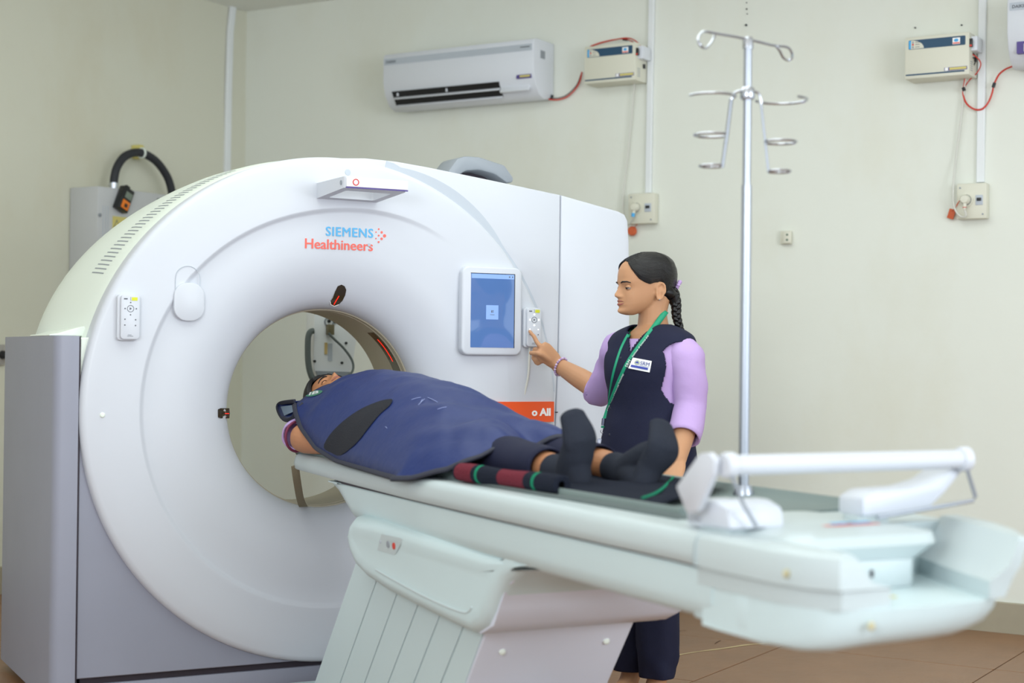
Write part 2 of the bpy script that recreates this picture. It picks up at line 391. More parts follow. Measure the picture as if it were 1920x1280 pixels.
# ================================================================== SCANNER GANTRY
G = thing('scanner_gantry', 'large white ring shaped CT scanner gantry with a round bore', 'CT scanner', GF, (0, .3, 0))
CX, CZ, RR = -.008, .985, .884
def ridge(a):
    return .690+.05*max(0, math.cos(math.radians(a-52)))**6
rows = []
NA = 160
for k in range(NA):
    a = 360*k/NA; rg = ridge(a); hgt = .012*1
    if a >= 320: hgt = .012*max(0, 1-(a-320)/20)
    if a <= 84: hgt = .012*max(0, 1-(84-a)/34)
    prof = [(RR-.012, .12), (RR, .09), (RR, .008), (RR-.003, -.004), (RR-.010, -.012), (RR-.022, -.0165), (.80, -.021), (rg+.006, -.024), (rg, -.0235), (rg-.007, -.024+hgt*.8), (rg-.016, -.024+hgt), (.62, -.0125), (.56, -.0105), (.52, -.006), (.485, .002), (.455, .013), (.422, .028), (.394, .046), (.374, .066), (.361, .088), (.3545, .112), (.354, .122)]
    ca, sa = math.cos(math.radians(a)), math.sin(math.radians(a))
    rows.append([Vector((CX+r*ca, y, CZ+r*sa)) for r, y in prof])
vs, fs = grid(rows+[rows[0]])
ringgeo = (vs, fs); mk('front_cover', ringgeo, m_white, G, sharp=60)
T_ring = bvh(ringgeo)
cc = (CX, 0, CZ)
mk('bore_liner', lathe([(.354, .120), (.350, .124), (.350, .150), (.348, .152)], cc, 'y', 96), m_bore, G)
mk('scan_window', lathe([(.348, .152), (.3475, .225)], cc, 'y', 96), m_bore, G)
mk('bore_liner', lathe([(.3475, .225), (.352, .228), (.352, .42), (.39, .50), (.46, .60), (.56, .655)], cc, 'y', 96), m_bore, G)
def arc_band(r, y0, y1, a0, a1, n=30):
    rows = [[Vector((CX+r*math.cos(math.radians(a0+(a1-a0)*i/n)), y, CZ+r*math.sin(math.radians(a0+(a1-a0)*i/n)))) for y in (y0, y1)] for i in range(n+1)]; return grid(rows)
mk('laser_window', arc_band(.3465, .158, .222, 12, 52), m_glass, G)
mk('laser_line', arc_band(.3455, .184, .188, 29, 46), m_laser, G)
mk('lip_groove', arc_band(.3510, .2255, .2285, 20, 88), m_dark, G)
# drum behind the ring
def drum_r(a, y):
    s_ = max(0, min(1, (a-118)/48)); s_ = s_*s_*(3-2*s_) if a < 200 else 0
    base = np.interp(y, [.05, .075, .22, .42, .58, .64, .665], [-.006, .002, .012, .016, .012, -.004, -.04]); return RR+base+s_*.052*min(1, max(0, (y-.05)/.45))
rows = []
for k in range(161):
    a = 360*k/160; ca, sa = math.cos(math.radians(a)), math.sin(math.radians(a))
    rows.append([Vector((CX+.86*ca, .05, CZ+.86*sa))]+[Vector((CX+drum_r(a, y)*ca, y, CZ+drum_r(a, y)*sa)) for y in (.05, .075, .14, .22, .32, .42, .5, .58, .64, .665)]+[Vector((CX+.56*ca, .655, CZ+.56*sa))])
mk('drum_cover', grid(rows), m_cream, G)
for k in range(36):
    a = 149.5-38.5*k/35; rr_ = []
    for y in np.linspace(.15, .262, 6):
        rr_.append([Vector((CX+(drum_r(a, y)+.001)*math.cos(math.radians(a+d)), y, CZ+(drum_r(a, y)+.001)*math.sin(math.radians(a+d)))) for d in (-.13, .13)])
    mk('vent_slot', grid(rr_), m_grey, G, flat=True)
# flank, pillar and lower panels
def arc(r, a0, a1, n=24): return [(CX+r*math.cos(math.radians(a0+(a1-a0)*i/n)), CZ+r*math.sin(math.radians(a0+(a1-a0)*i/n))) for i in range(n+1)]
ye_ = on(10, 628, GF, 0, -.972).y
pil = prism([(-.972, ye_), (-.972, .045), (-.965, .018), (-.945, .006), (-.8935, .004), (-.8935, ye_)], XY, .03, 1.228, 0)
mk('side_pillar', pil, m_violet, G, sharp=50)
mk('pillar_groove', box(-.8905, .02, .66, .006, .02, 1.13), m_dark, G, flat=True)
mk('corner_panel', prism([(-.887, .108)]+[(-.887, .965)]+arc(.845, 181, 272)+[(.02, .108)], XZ, .016, .06, .003, 1, 'ab'), m_violet, G, sharp=30)
mk('corner_panel', prism([(.03, .108)]+arc(.845, 272, 330)+[(.74, .108)], XZ, .016, .06, .003, 1, 'ab'), m_violet, G, sharp=30)
mk('shoulder_cover', prism([(-.887, .97), (-.887, 1.222)]+arc(.87, 164, 180, 8), XZ, .02, .10, .003, 1, 'ab'), m_cream, G)
mk('shoulder_cover', prism([(-.974, 1.2285), (-.970, 1.233), (-.945, 1.236), (-.915, 1.246), (-.86, 1.262), (-.84, 1.2285)], XZ, .09, on(57, 626, GF, 0, -.97).y, .002, 1), m_cream, G)
mk('plinth', box(.06, .34, .045, 1.9, .62, .078, .004), m_violet, G)
mk('plinth_gap', box(.06, .34, .094, 1.86, .60, .02), m_dark, G, flat=True)
# right wing, two panels
wing = [(-.02, 1.866), (.10, 1.874), (.22, 1.870), (.34, 1.858), (.60, 1.826), (.893, 1.788), (.893, 1.45), (.890, 1.2), (.880, .9), (.876, .11), (.56, .11)]+arc(.84, 312, 450, 50)
mk('wing_panel', prism(wing, XZ, -.002, .64, .006, 2, 'ab'), m_white, G, sharp=30)
wing2 = [(.8965, 1.7875), (1.150, 1.739), (1.178, 1.728), (1.192, 1.705), (1.199, 1.62), (1.205, 1.4), (1.208, 1.1), (1.205, .11), (.8795, .11), (.8835, .9), (.8935, 1.2), (.8965, 1.45)]
mk('wing_panel', prism(wing2, XZ, -.002, .64, .006, 2, 'ab'), m_white, G, sharp=30)
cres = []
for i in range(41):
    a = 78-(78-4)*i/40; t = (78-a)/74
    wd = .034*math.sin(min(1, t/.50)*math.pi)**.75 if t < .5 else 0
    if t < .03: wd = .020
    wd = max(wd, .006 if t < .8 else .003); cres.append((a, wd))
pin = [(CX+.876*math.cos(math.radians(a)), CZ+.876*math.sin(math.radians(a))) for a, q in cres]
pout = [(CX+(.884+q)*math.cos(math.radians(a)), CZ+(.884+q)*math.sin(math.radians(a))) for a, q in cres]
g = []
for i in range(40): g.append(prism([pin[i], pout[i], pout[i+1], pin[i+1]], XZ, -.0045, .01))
mk('shade_crescent', join(*g), m_accent, G, flat=True)  # step beside the ring, its shade put into a grey crescent
# rear hood above the top edge
hood = [(.635, 1.80), (.655, 1.905), (.70, 1.965), (.735, 1.978), (.80, 1.978), (.915, 1.952), (.955, 1.905), (.955, 1.885), (.925, 1.880), (.87, 1.912), (.80, 1.925), (.74, 1.918), (.695, 1.890), (.67, 1.80)]
mk('rear_hood', prism(hood, XZ, .50, .66, .010, 2), m_grey, G)
mk('rear_hood', prism([(.66, 1.80), (.69, 1.90), (.74, 1.935), (.86, 1.93), (.93, 1.89), (.93, 1.72), (.66, 1.72)], XZ, .60, .64), m_dark, G)
# decals laid on curved covers
def decal(outline, tree, fr, lift=.0015, n=5, center=None):
    c = center or (sum(p[0] for p in outline)/len(outline), sum(p[1] for p in outline)/len(outline))
    rows = []
    for k in range(n+1):
        f = max(.01, k/n); row = []
        for p in outline:
            h_ = hit(tree, fr, c[0]+(p[0]-c[0])*f, c[1]+(p[1]-c[1])*f, lift)
            prv = rows[-1][len(row)] if rows else None
            if h_ is None or (prv is not None and (h_-prv).length > .12): h_ = prv if prv is not None else (row[-1] if row else hit(tree, fr, c[0], c[1]+3, lift) or Vector((0, 0, 0)))
            row.append(h_)
        rows.append(row)
    return grid(rows, True)
FALL = lambda px, py: on(px, py, GF, 1, .09)
lo = [(640, 533), (646, 536), (649, 543), (647, 553), (642, 563), (635, 570), (627, 573), (620, 570), (619, 565), (624, 557), (628, 546), (633, 536)]
mk('laser_port', decal(lo, T_ring, GF, .002), m_glass, G)
mk('laser_port_rim', tube([hit(T_ring, GF, x, y, .002) for x, y in lo[5:9]], .0018, 6), m_pwhite, G)
mk('laser_line', tube([hit(T_ring, GF, *q, .004) for q in ((635, 554), (630, 562), (626, 569))], .0012, 6), m_laser, G)
lo2 = [(408, 767), (413, 765), (430, 765), (431, 775), (430, 784), (413, 784), (408, 782)]
mk('laser_port', decal(lo2, T_ring, GF, .002), m_glass, G)
mk('laser_line', tube([hit(T_ring, GF, 421, 775, .004), hit(T_ring, GF, 429, 775, .004)], .0012, 6), m_laser, G)
q = hit(T_ring, GF, 192, 778, 0)
mk('cover_button', lathe([(0, -.005), (.006, -.0045), (.009, -.001), (.009, .003)], q, 'y', 20), m_cream, G)
for px, py in ((652, 323),):
    q = hit(T_ring, GF, px, py, 0); mk('cover_button', lathe([(0, -.002), (.010, -.002), (.012, .002)], q, 'y', 20), m_accent, G)
FALL = None
# docking cover on the left of the ring
q = hit(T_ring, GF, 352, 566, 0)
mk('dock_cover', prism(rrect(q.x-.052, q.z-.064, q.x+.052, q.z+.064, .045, 8), XZ, q.y-.022, q.y+.004, .004, 2), m_white, G)
q = hit(T_ring, GF, 352, 522, 0)
mk('dock_outline', tube([Vector((q.x+a_, q.y-.001, q.z+b_)) for a_, b_ in [(-.042, -.04)]+[(.042*math.cos(math.radians(t)), .0+.042*math.sin(math.radians(t))) for t in range(180, -1, -15)]+[(.042, -.04)]], .0012, 5), m_accent, G)
# swing handle with the red ringed button
hx0, hx1, hy0, hy1 = -.09, .136, -.285, -.012
def frame_ring(outer, inner, fn, a, b):
    n = len(outer); rows = [[fn(*outer[i], a), fn(*outer[i], b), fn(*inner[i], b), fn(*inner[i], a)] for i in range(n)]
    vs = [p for r in rows for p in r]; fs = []
    for i in range(n):
        j = (i+1) % n
        for k in range(4): fs.append((i*4+k, i*4+(k+1) % 4, j*4+(k+1) % 4, j*4+k))
    return vs, fs
outer = rrect(hx0, hy0, hx1, hy1, .014, 7); icx, icy = (hx0+hx1)/2, -.135
inner = [(icx+(p[0]-icx)*.74, icy+(p[1]-icy)*.60) for p in outer]
def hfn(p, q, h):
    t = (q-hy0)/(hy1-hy0); return Vector((p, q, (1.772 if h > 0 else 1.734-.016*t)-.002*(p-hx0)/.2))
mk('swing_handle', frame_ring(outer, inner, hfn, 0, 1), m_white, G, sharp=30)
mk('handle_fascia', box((hx0+hx1)/2+.004, hy0-.003, 1.7525, hx1-hx0-.004, .006, .030, .002), m_pwhite, G)
mk('handle_trim', box((hx0+hx1)/2+.004, hy0-.002, 1.735, hx1-hx0-.002, .008, .004), m_purple, G)
q = Vector((-.052, hy0-.007, 1.753))
mk('button_ring', lathe([(.0115, -.001), (.0115, .002), (.0085, .002), (.0085, -.001), (.0115, -.001)], q, 'y', 28), m_red, G)
mk('button', lathe([(0, -.0005), (.008, -.0005), (.0085, .002)], q, 'y', 24), mat('button_pink', (236, 214, 226), .4), G)
mk('side_button', lathe([(0, 0), (.008, 0), (.008, .003)], (hx0-.002, hy0+.03, 1.753), 'x', 20), m_grey, G)
# lettering
BOLD = .0010
def fit(s, x0, x1, z0, cap, y, off=0, space=1.0):
    raw = text(s, 1, lambda x, yy, z: Vector((x, yy, z)), off, .001, space)
    mx = max(v.x for v in raw[0]); mn = min(v.x for v in raw[0]); H_ = .73
    sx = (x1-x0)/(mx-mn); sz = cap/H_
    g = [([Vector((x0+(v.x-mn)*sx+dx, y-v.z*.6-k*.0001, z0+v.y*sz+dz)) for v in raw[0]], raw[1]) for k, (dx, dz) in enumerate(((-BOLD, 0), (BOLD, 0), (0, BOLD*.6), (0, -BOLD*.6)))]
    return join(*g)
mk('lettering', fit('SIEMENS', -.050, .127, 1.592, .033, -.0138, 0, 1.10), m_blue, G, flat=True)
mk('lettering', fit('Healthineers', -.126, .127, 1.545, .036, -.0122, 0), m_coral, G, flat=True)
for px, py, r in ((721, 442, 5.2), (715.5, 435.5, 4), (715.5, 447.5, 4), (710, 429.5, 3), (710, 441.5, 3), (710, 453.5, 3), (705, 435, 2.2), (705, 447, 2.2)):
    q = on(px, py, GF, 1, -.0132); r *= .00115
    mk('logo_dot', lathe([(0, -.001), (r, -.001), (r, .001)], q, 'y', 14), m_coral, G, flat=True)
q = on(692, 459, GF, 1, -.013); mk('paint_chip', lathe([(0, -.0012), (.006, -.0012), (.006, 0)], q, 'y', 7), m_accent, G, flat=True)
# orange sticker reading (part hidden)
mk('orange_sticker', prism(rrect(.60, .933, .862, 1.009, .002, 2), XZ, -.0262, -.018), m_orange, G, flat=True)
mk('lettering', fit('o All', .768, .846, .957, .028, -.0266, .02), m_pwhite, G, flat=True)
mk('seam_notch', box(.8855, -.003, .968, .010, .004, .004), m_dark, G, flat=True)
# ------------------------------------------------------------------ tablet
TB = thing('control_tablet', 'white framed tablet with a glowing blue screen docked on the gantry', 'tablet', GF, (.587, -.02, 1.18))
mk('casing', prism(rrect(.465, 1.180, .711, 1.503, .028, 8), XZ, -.046, -.012, .007, 3, 'ab'), m_white, TB)
mk('screen', prism(rrect(.500, 1.208, .678, 1.478, .002, 2), XZ, -.0475, -.040), m_screen, TB, flat=True)
mk('screen_edge', join(box(.6785, -.0472, 1.343, .003, .001, .272), box(.589, -.0472, 1.4785, .181, .001, .002)), m_black, TB, flat=True)
scr = TB
mk('screen_bar', box(.589, -.0478, 1.468, .174, .0008, .016), m_screen2, TB, flat=True)
mk('screen_icon', box(.587, -.0478, 1.337, .050, .0008, .052), m_screen2, TB, flat=True)
for bx in ((.5845, 1.340, .0035, .009), (.590, 1.3425, .0035, .004), (.590, 1.3375, .0035, .003), (.587, 1.328, .018, .0016), (.657, 1.468, .005, .005), (.669, 1.468, .004, .005)):
    mk('screen_mark', box(bx[0], -.0484, bx[1], bx[2], .0006, bx[3]), m_ink, TB, flat=True)
# ------------------------------------------------------------------ remotes
def remote(cx, cz, y, label, off, lit, w=.062, h=.145, grp='hand remotes on the gantry'):
    R = thing('remote_control', label, 'remote', GF, off, grp)
    x0, x1, z0, z1 = cx-w/2, cx+w/2, cz-h/2, cz+h/2
    mk('cradle', prism(rrect(x0-.009, z0-.004, x1-.002, z1+.002, .013, 5), XZ, y+.012, -.008, .003, 2, 'ab'), m_white, R)
    mk('body', prism(rrect(x0, z0, x1, z1, .011, 5), XZ, y, y+.014, .0025, 2, 'ab'), mat('remote_body', (206, 210, 218), .4) if lit else m_white, R)
    f = y-.0006
    mk('play_ring', frame_ring(circ(cx, cz+.028, .0115), circ(cx, cz+.028, .0098), XZ, f, y+.001), m_ink, R)
    mk('play_mark', prism([(cx-.003, cz+.0235), (cx+.0045, cz+.028), (cx-.003, cz+.0325)], XZ, f, y+.001), m_ink, R, flat=True)
    lm = mat('key_light', (250, 252, 255), .4, emit=((240, 248, 255), 1.2)) if lit else m_ink
    for dx, dz in ((-.018, .028), (.019, .028), (0, .048), (0, .008), (-.018, -.007), (.017, -.008), (-.018, -.026), (.017, -.027)):
        mk('key', prism(circ(cx+dx, cz+dz, .0034 if lit and dz > 0 else .0024, 10), XZ, f, y+.001), lm if (dz > -.01) else m_ink, R, flat=True)
    mk('sticker', box(cx+.013, y-.0004, cz+.060, .019, .0008, .011), m_led, R, flat=True)
    mk('print', join(box(cx-.016, y-.0004, cz+.060, .012, .0008, .004), box(cx, y-.0004, cz+.060, .001, .0008, .012), box(cx, y-.0004, cz-.062, .020, .0008, .0012), box(cx-.002, y-.0004, cz-.058, .012, .0008, .0012)), m_ink, R, flat=True)
    return R
remote(-.7415, 1.2915, -.052, 'white remote in a cradle at the far left of the ring', (-.7415, -.03, 1.22), False)
RM2 = remote(.762, 1.285, -.048, 'grey remote with lit keys beside the tablet, touched by a finger', (.762, -.03, 1.21), True, .059, .143)
cp = [on(993, 649, GF, 1, -.03), on(992, 672, GF, 1, -.03), on(990, 705, GF, 1, -.028), on(984, 735, GF, 1, -.02), on(977, 762, GF, 1, -.014), on(965, 800, GF, 1, -.012), on(950, 850, GF, 1, -.012)]
mk('cord', tube(smooth(cp, 6), .0042, 8), m_cord, RM2)
# ================================================================== REAR CONSOLE seen through the bore
RC = thing('rear_console', 'white equipment console with grey handle seen through the scanner bore', 'console', GF, (.45, 1.25, 0))
def gy(px, py, y): q = on(px, py, GF, 1, y); return (q.x, q.z)
mk('housing', prism([gy(*p, 1.2) for p in ((590, 560), (665, 570), (673, 600), (668, 640), (661, 692), (640, 712), (596, 712), (588, 690), (588, 640))], XZ, 1.2, 1.30, .006, 2), mat('console_white', (234, 238, 242), .4), RC)
mk('lower_band', prism([gy(*p, 1.195) for p in ((592, 695), (655, 697), (640, 714), (597, 714))], XZ, 1.19, 1.2), m_grey, RC)
hp = [on(*p, GF, 1, 1.19) for p in ((588, 620), (582, 622), (578, 632), (577, 655), (578, 680), (582, 700), (590, 716), (600, 722))]
mk('handle', tube(smooth(hp, 4), .013, 10), m_dgrey, RC)
mk('connector', box(*on(619, 618, GF, 1, 1.185), .03, .03, .045, .004), mat('brass', (128, 120, 96), .4, metal=.6), RC)
wp = [on(*p, GF, 1, 1.17) for p in ((616, 624), (625, 634), (642, 650), (656, 668), (662, 682), (661, 695), (652, 706), (640, 712))]
mk('cable', tube(smooth(wp, 5), .0055, 8), m_dgrey, RC)
for p in ((617, 602), (628, 603)): mk('socket_hole', lathe([(0, -.004), (.007, -.004), (.007, .006)], on(*p, GF, 1, 1.198), 'y', 12), m_black, RC)
mk('socket_ring', lathe([(.022, -.003), (.022, .004), (.017, .004), (.017, -.003), (.022, -.003)], on(617, 603, GF, 1, 1.198), 'y', 20), m_grey, RC)
for p in ((649, 643), (641, 680), (590, 677)): mk('screw', lathe([(0, -.003), (.006, -.003), (.006, .006)], on(*p, GF, 1, 1.198), 'y', 10), m_tape, RC)
mk('label', box(*on(611, 653, GF, 1, 1.198), .012, .004, .05), mat('label_amber', (206, 180, 120), .6), RC)
mk('label', box(*on(619, 660, GF, 1, 1.198), .018, .004, .075), m_accent, RC)
mk('column', tube([(.53, 1.27, .06), (.53, 1.27, 1.1)], .035, 16), m_grey, RC)
mk('foot', lathe([(0, 0), (.22, 0), (.22, .02), (.05, .05), (0, .06)], (.53, 1.27, 0), 'z', 28), m_grey, RC)
# ================================================================== PATIENT TABLE
T = thing('patient_table', 'long white CT patient table running from the bore towards the right', 'examination table', GF, (.03, -1.3, 0))
NE = [(-.10, -.155), (-.105, -.180), (-.125, -.196), (-.16, -.203), (-.6, -.225), (-1.2, -.255), (-1.8, -.280), (-2.3, -.296), (-2.6, -.303), (-2.8, -.309), (-2.95, -.311), (-3.04, -.296), (-3.085, -.268)]
FE = [(-.10, .215), (-.105, .240), (-.125, .256), (-.16, .263), (-.6, .285), (-1.2, .310), (-1.8, .340), (-2.3, .372), (-2.55, .384), (-2.7, .370), (-2.85, .325), (-2.97, .262), (-3.05, .200)]
def plan(inset=0):
    a = [(x+inset, y) for y, x in NE]; b = [(x-inset, y) for y, x in FE][::-1]
    return [(x, min(y, -.10-inset) if y > -.2 else max(y, -3.085+inset)) for x, y in a+b]
def stack(levels, fn=None):
    rows = [[Vector((x, y, z)) for x, y in pl] for pl, z in levels]; vs, fs = grid(rows, True); n = len(rows[0]); L = len(rows)
    fs.append(tuple(range(n))[::-1]); fs.append(tuple(range((L-1)*n, L*n))); return vs, fs
def tcut(pl, ylim): return [(x, max(y, ylim)) for x, y in pl]
def slab(ylim):
    lv = []
    for ins, z in ((.022, .7785), (.004, .779), (0, .783), (-.002, .80), (0, .82), (.005, .834), (.016, .841), (.03, .842)): lv.append((tcut(plan(ins), ylim), z))
    return stack(lv)
sg = slab(-2.70)
sg = ([Vector((v.x, v.y, v.z+(.010*max(0, min(1, (v.y+1.0)/.9)) if v.z < .81 else 0))) for v in sg[0]], sg[1])
mk('table_top', sg, m_tabw, T, sharp=40)
# foot arms either side of the notch
an_ = [(-.3055, -2.69), (-.311, -2.80), (-.3125, -2.95), (-.296, -3.04), (-.268, -3.085)]
ai_ = [(x+.011, y+.008*(y < -3)) for x, y in an_]
mk('foot_arm', stack([(ai_+[(-.150, -3.080), (-.150, -2.95), (-.150, -2.69)], .742), (ai_+[(-.150, -3.080), (-.150, -2.95), (-.150, -2.69)], .7765), (an_+[(-.150, -3.085), (-.150, -2.95), (-.150, -2.69)], .7785), (an_+[(-.195, -3.083), (-.19, -2.95), (-.19, -2.69)], .790), (an_+[(-.215, -3.08), (-.215, -2.95), (-.215, -2.69)], .82), ([(x+.005, min(y+.004, -2.69)) for x, y in an_]+[(-.225, -3.075), (-.225, -2.95), (-.225, -2.69)], .834), ([(x+.017, min(y+.014, -2.69)) for x, y in an_]+[(-.232, -3.065), (-.235, -2.95), (-.235, -2.69)], .841)]), m_tabw, T, sharp=35)
af_ = [(.372, -2.69), (.325, -2.85), (.262, -2.97), (.195, -3.06)]
afl = lambda d: [(x-d, y) for x, y in af_]
mk('foot_arm', stack([(afl(.055)+[(.088, -3.075), (.15, -2.90), (.24, -2.69)], .742), (afl(.035)+[(.088, -3.075), (.15, -2.90), (.24, -2.69)], .775), (afl(.014)+[(.140, -3.07), (.19, -2.90), (.28, -2.69)], .800), (af_+[(.172, -3.062), (.235, -2.90), (.315, -2.69)], .845), ([(x-.006, min(y+.004, -2.69)) for x, y in af_]+[(.178, -3.055), (.245, -2.90), (.325, -2.69)], .852)]), m_tabw, T, sharp=35)
FP = [(-.290, -2.70), (-.297, -2.80), (-.299, -2.95), (-.284, -3.035), (-.250, -3.075), (-.15, -3.088), (-.03, -3.092), (.06, -3.080), (.13, -3.050), (.185, -2.975), (.245, -2.87), (.285, -2.78), (.310, -2.70)]
def shr(k, dy):
    return [(x if x < -.2 else -.2+(x+.2)*k, y if y > -2.71 else min(-2.70, y+dy*min(1, (x+.32)*4+.2))) for x, y in FP]
mk('foot_shell', stack([(shr(.60, .13), .664), (shr(.74, .075), .667), (shr(.86, .038), .678), (shr(.94, .016), .697), (shr(.985, .004), .722), (shr(1, 0), .742)]), m_tabs, T, sharp=50)
mk('nose_box', prism(rrect(-.149, -2.885, .085, -2.60, .02, 4), XY, .742, .797, .004, 2), m_tabw, T)
mk('nose_cover', stack([(rrect(-.215, -2.885, .110, -2.45, .05, 5), .797), (rrect(-.225, -2.90, .150, -2.45, .06, 5), .825), (rrect(-.215, -2.885, .155, -2.46, .06, 5), .843), (rrect(-.17, -2.82, .12, -2.50, .05, 5), .852)]), m_tabw, T, sharp=40)
mk('lettering', [Vector((v.x, v.y, v.z)) for v in []] and None or text('SIEMENS', .026, lambda x, y, z: Vector((-.02+x, -2.76+y, .8535+z)), .0006), m_blue, T, flat=True)
mk('lettering', text('Healthineers', .026, lambda x, y, z: Vector((-.06+x, -2.79+y, .8535+z)), .0004), m_coral, T, flat=True)
mk('nose_keyhole', box(-.03, -2.887, .772, .005, .004, .014), m_dark, T, flat=True)
mk('notch_label', box(-.08, -2.98, .7435, .05, .016, .001), m_yel, T, flat=True)
for p in ((-.310, -2.99, .80), (-.20, -3.088, .715),): mk('scuff', ellipsoid(p, (.008, .004, .008), 8), mat('scuff_tan', (196, 188, 150), .6), T)
# frame under the top
NEf = [(y, x) for y, x in NE if -2.75 <= y <= -.6]
def side_sections():
    rows = []
    ys = [-.47, -.50, -.56, -.62, -.70, -.9, -1.2, -1.8, -2.3, -2.6, -2.74]
    for y in ys:
        xn = np.interp(-y, [-a for a, b in NE], [b for a, b in NE])+.012
        zb = .668+max(0, (y+.70)/.23)*.105 if y > -.70 else .668
        zb = min(zb, .772)
        prof = [(xn+.004, .7745), (xn, .770), (xn, max(zb+.045, zb)), (xn+.006, zb+.020), (xn+.022, zb+.006), (xn+.05, zb)]
        prof = [(a, min(b, .7745)) for a, b in prof]
        rows.append([Vector((a, y, b)) for a, b in prof]+[Vector((np.interp(-y, [-q for q, w in FE], [w for q, w in FE])-.012-(a-xn), y, b)) for a, b in prof[::-1]])
    vs, fs = grid(rows, True); n = len(rows[0]); fs.append(tuple(range(n))[::-1]); fs.append(tuple(range((len(rows)-1)*n, len(rows)*n))); return vs, fs
mk('table_frame', side_sections(), m_tabs, T, sharp=40)
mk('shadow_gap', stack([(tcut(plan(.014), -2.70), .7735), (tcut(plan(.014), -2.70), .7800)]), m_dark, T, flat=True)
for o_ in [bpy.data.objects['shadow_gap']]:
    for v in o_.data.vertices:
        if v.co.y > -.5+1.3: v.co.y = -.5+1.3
mk('frame_end', prism([(-.284, -2.66), (-.2965, -2.79), (-.2985, -2.865), (-.25, -2.865), (-.25, -2.66)], XY, .672, .7745, .006, 2), m_tabs, T, sharp=40)
mk('frame_web', box(.03, -1.30, .672, .48, 1.0, .05, .004), m_tabs, T)
# cradle with its raised edges
rows = []
for y in np.linspace(-.085, -2.46, 14):
    r = []
    x0 = -.185; x1 = .305
    for t, dz in ((0, .842), (.0, .863), (.008, .8655), (.022, .862), (.04, .852), (.2, .847), (.5, .844), (.8, .847), (.96, .852), (.978, .862), (.992, .8655), (1, .863), (1, .842)):
        r.append(Vector((x0+(x1-x0)*t, y, dz)))
    rows.append(r)
cr = grid(rows); n = 13; cr[1].append(tuple(range(n))); cr[1].append(tuple(range(13*n, 14*n)))
mk('cradle', cr, m_tray, T, sharp=60)
mk('cradle_rail', box(-.197, -2.02, .846, .010, 1.0, .010, .002), m_dgrey, T)
mk('head_rest', stack([(rrect(-.08, -.15, .16, .22, .05, 5), .815), (rrect(-.09, -.15, .17, .23, .06, 5), .83), (rrect(-.08, -.15, .16, .22, .05, 5), .845)]), m_dgrey, T)
# hanging strap
sp = [on(553, 872, GF, 1, -.13), on(556, 895, GF, 1, -.10), on(560, 920, GF, 1, -.03), on(563, 935, GF, 1, .04), on(568, 948, GF, 1, .10), on(577, 957, GF, 1, .135), on(600, 953, GF, 1, .16)]
mk('strap', tube(smooth(sp, 5), 1, 8, flat=((0, 1, .3), .014, .002)), m_strap, T)
# paper roll holder at the foot
mk('roll_tube', tube([(-.278, -2.75, .9745), (.325, -2.75, .9745)], .0195, 24), m_white, T)
mk('roll_cap', lathe([(.0, -.012), (.022, -.012), (.025, -.006), (.025, .010), (.0, .012)], (-.268, -2.75, .9745), 'x', 24), m_white, T)
mk('roll_cap', lathe([(.0, -.012), (.023, -.010), (.026, -.004), (.026, .010), (.0, .016)], (.325, -2.75, .9745), 'x', 24), m_white, T)
def yz(px, py, x): q = on(px, py, GF, 0, x); return (q.y, q.z)
bp = [yz(*p, -.298) for p in ((1312, 850), (1330, 848), (1341, 862), (1338, 890), (1322, 925), (1308, 958), (1288, 962), (1268, 912))]
mk('roll_bracket', prism(bp, YZ, -.300, -.284, .004, 2), m_white, T)
mk('holder_block', prism([(-2.60, .846), (-2.60, .89), (-2.66, .902), (-2.70, .902), (-2.74, .89), (-2.75, .850)], YZ, -.262, -.13, .008, 2), m_white, T)
mk('holder_block', prism([(-.262, .846), (-.262, .875), (-.245, .898), (-.165, .898), (-.15, .890), (-.128, .848)], XZ, -2.66, -2.60, .006, 2), m_white, T)
fbk = [(.07, .862), (.07, .900), (.10, .914), (.20, .917), (.262, .930), (.335, .968), (.345, .955), (.29, .905), (.24, .868)]
mk('holder_block', prism(fbk, XZ, -2.74, -2.66, .008, 2), m_white, T)
mk('block_foot', prism(rrect(.07, -2.735, .15, -2.665, .02, 4), XY, .84, .864, .003, 1), m_tabw, T)
mk('block_foot', prism(rrect(-.255, -2.73, -.14, -2.62, .02, 4), XY, .836, .85, .003, 1), m_tabw, T)
mk('wire_stay', tube([(.09, -2.76, .862), (.345, -2.76, .888), (.352, -2.76, .896), (.328, -2.76, .955)], .0042, 8), m_steel, T)
mk('wire_stay', tube([(-.268, -2.765, .952), (-.245, -2.77, .90), (-.215, -2.77, .858)], .004, 8), m_grey, T)
# pedestal: shroud, leaning side panels
ln = [((660, 1072), (601, 1244)), ((701, 1101), (645, 1258)), ((740, 1123), (683, 1280)), ((779.5, 1143), (727, 1280)), ((820, 1164), (775, 1280)), ((864, 1185), (826, 1280)), ((905, 1190), (872, 1280))]
def line_at(l, x, z):
    a = yz(*l[0], x); b = yz(*l[1], x); t = (z-a[1])/(b[1]-a[1]); return (a[0]+(b[0]-a[0])*t, z)
zt = .60; zb = .05
for i in range(6):
    a0, a1 = line_at(ln[i], -.2, zt), line_at(ln[i], -.2, zb); b0, b1 = line_at(ln[i+1], -.2, zt), line_at(ln[i+1], -.2, zb)
    g_ = .0036
    mk('side_panel', prism([(a0[0]-g_, a0[1]), (b0[0]+g_, b0[1]), (b1[0]+g_, b1[1]), (a1[0]-g_, a1[1])], YZ, -.200, -.182, .0015, 1), m_tabs, T, sharp=20)
e0, e1 = line_at(ln[0], -.2, zt), line_at(ln[0], -.2, zb); f0, f1 = line_at(ln[6], -.2, zt), line_at(ln[6], -.2, zb)
core = [(e0[0]-.004, zt), (f0[0]+.004, zt), (f1[0]+.004, zb), (e1[0]-.004, zb)]
mk('pedestal_core', prism(core, YZ, -.186, .24, .002, 1), m_dark, T)
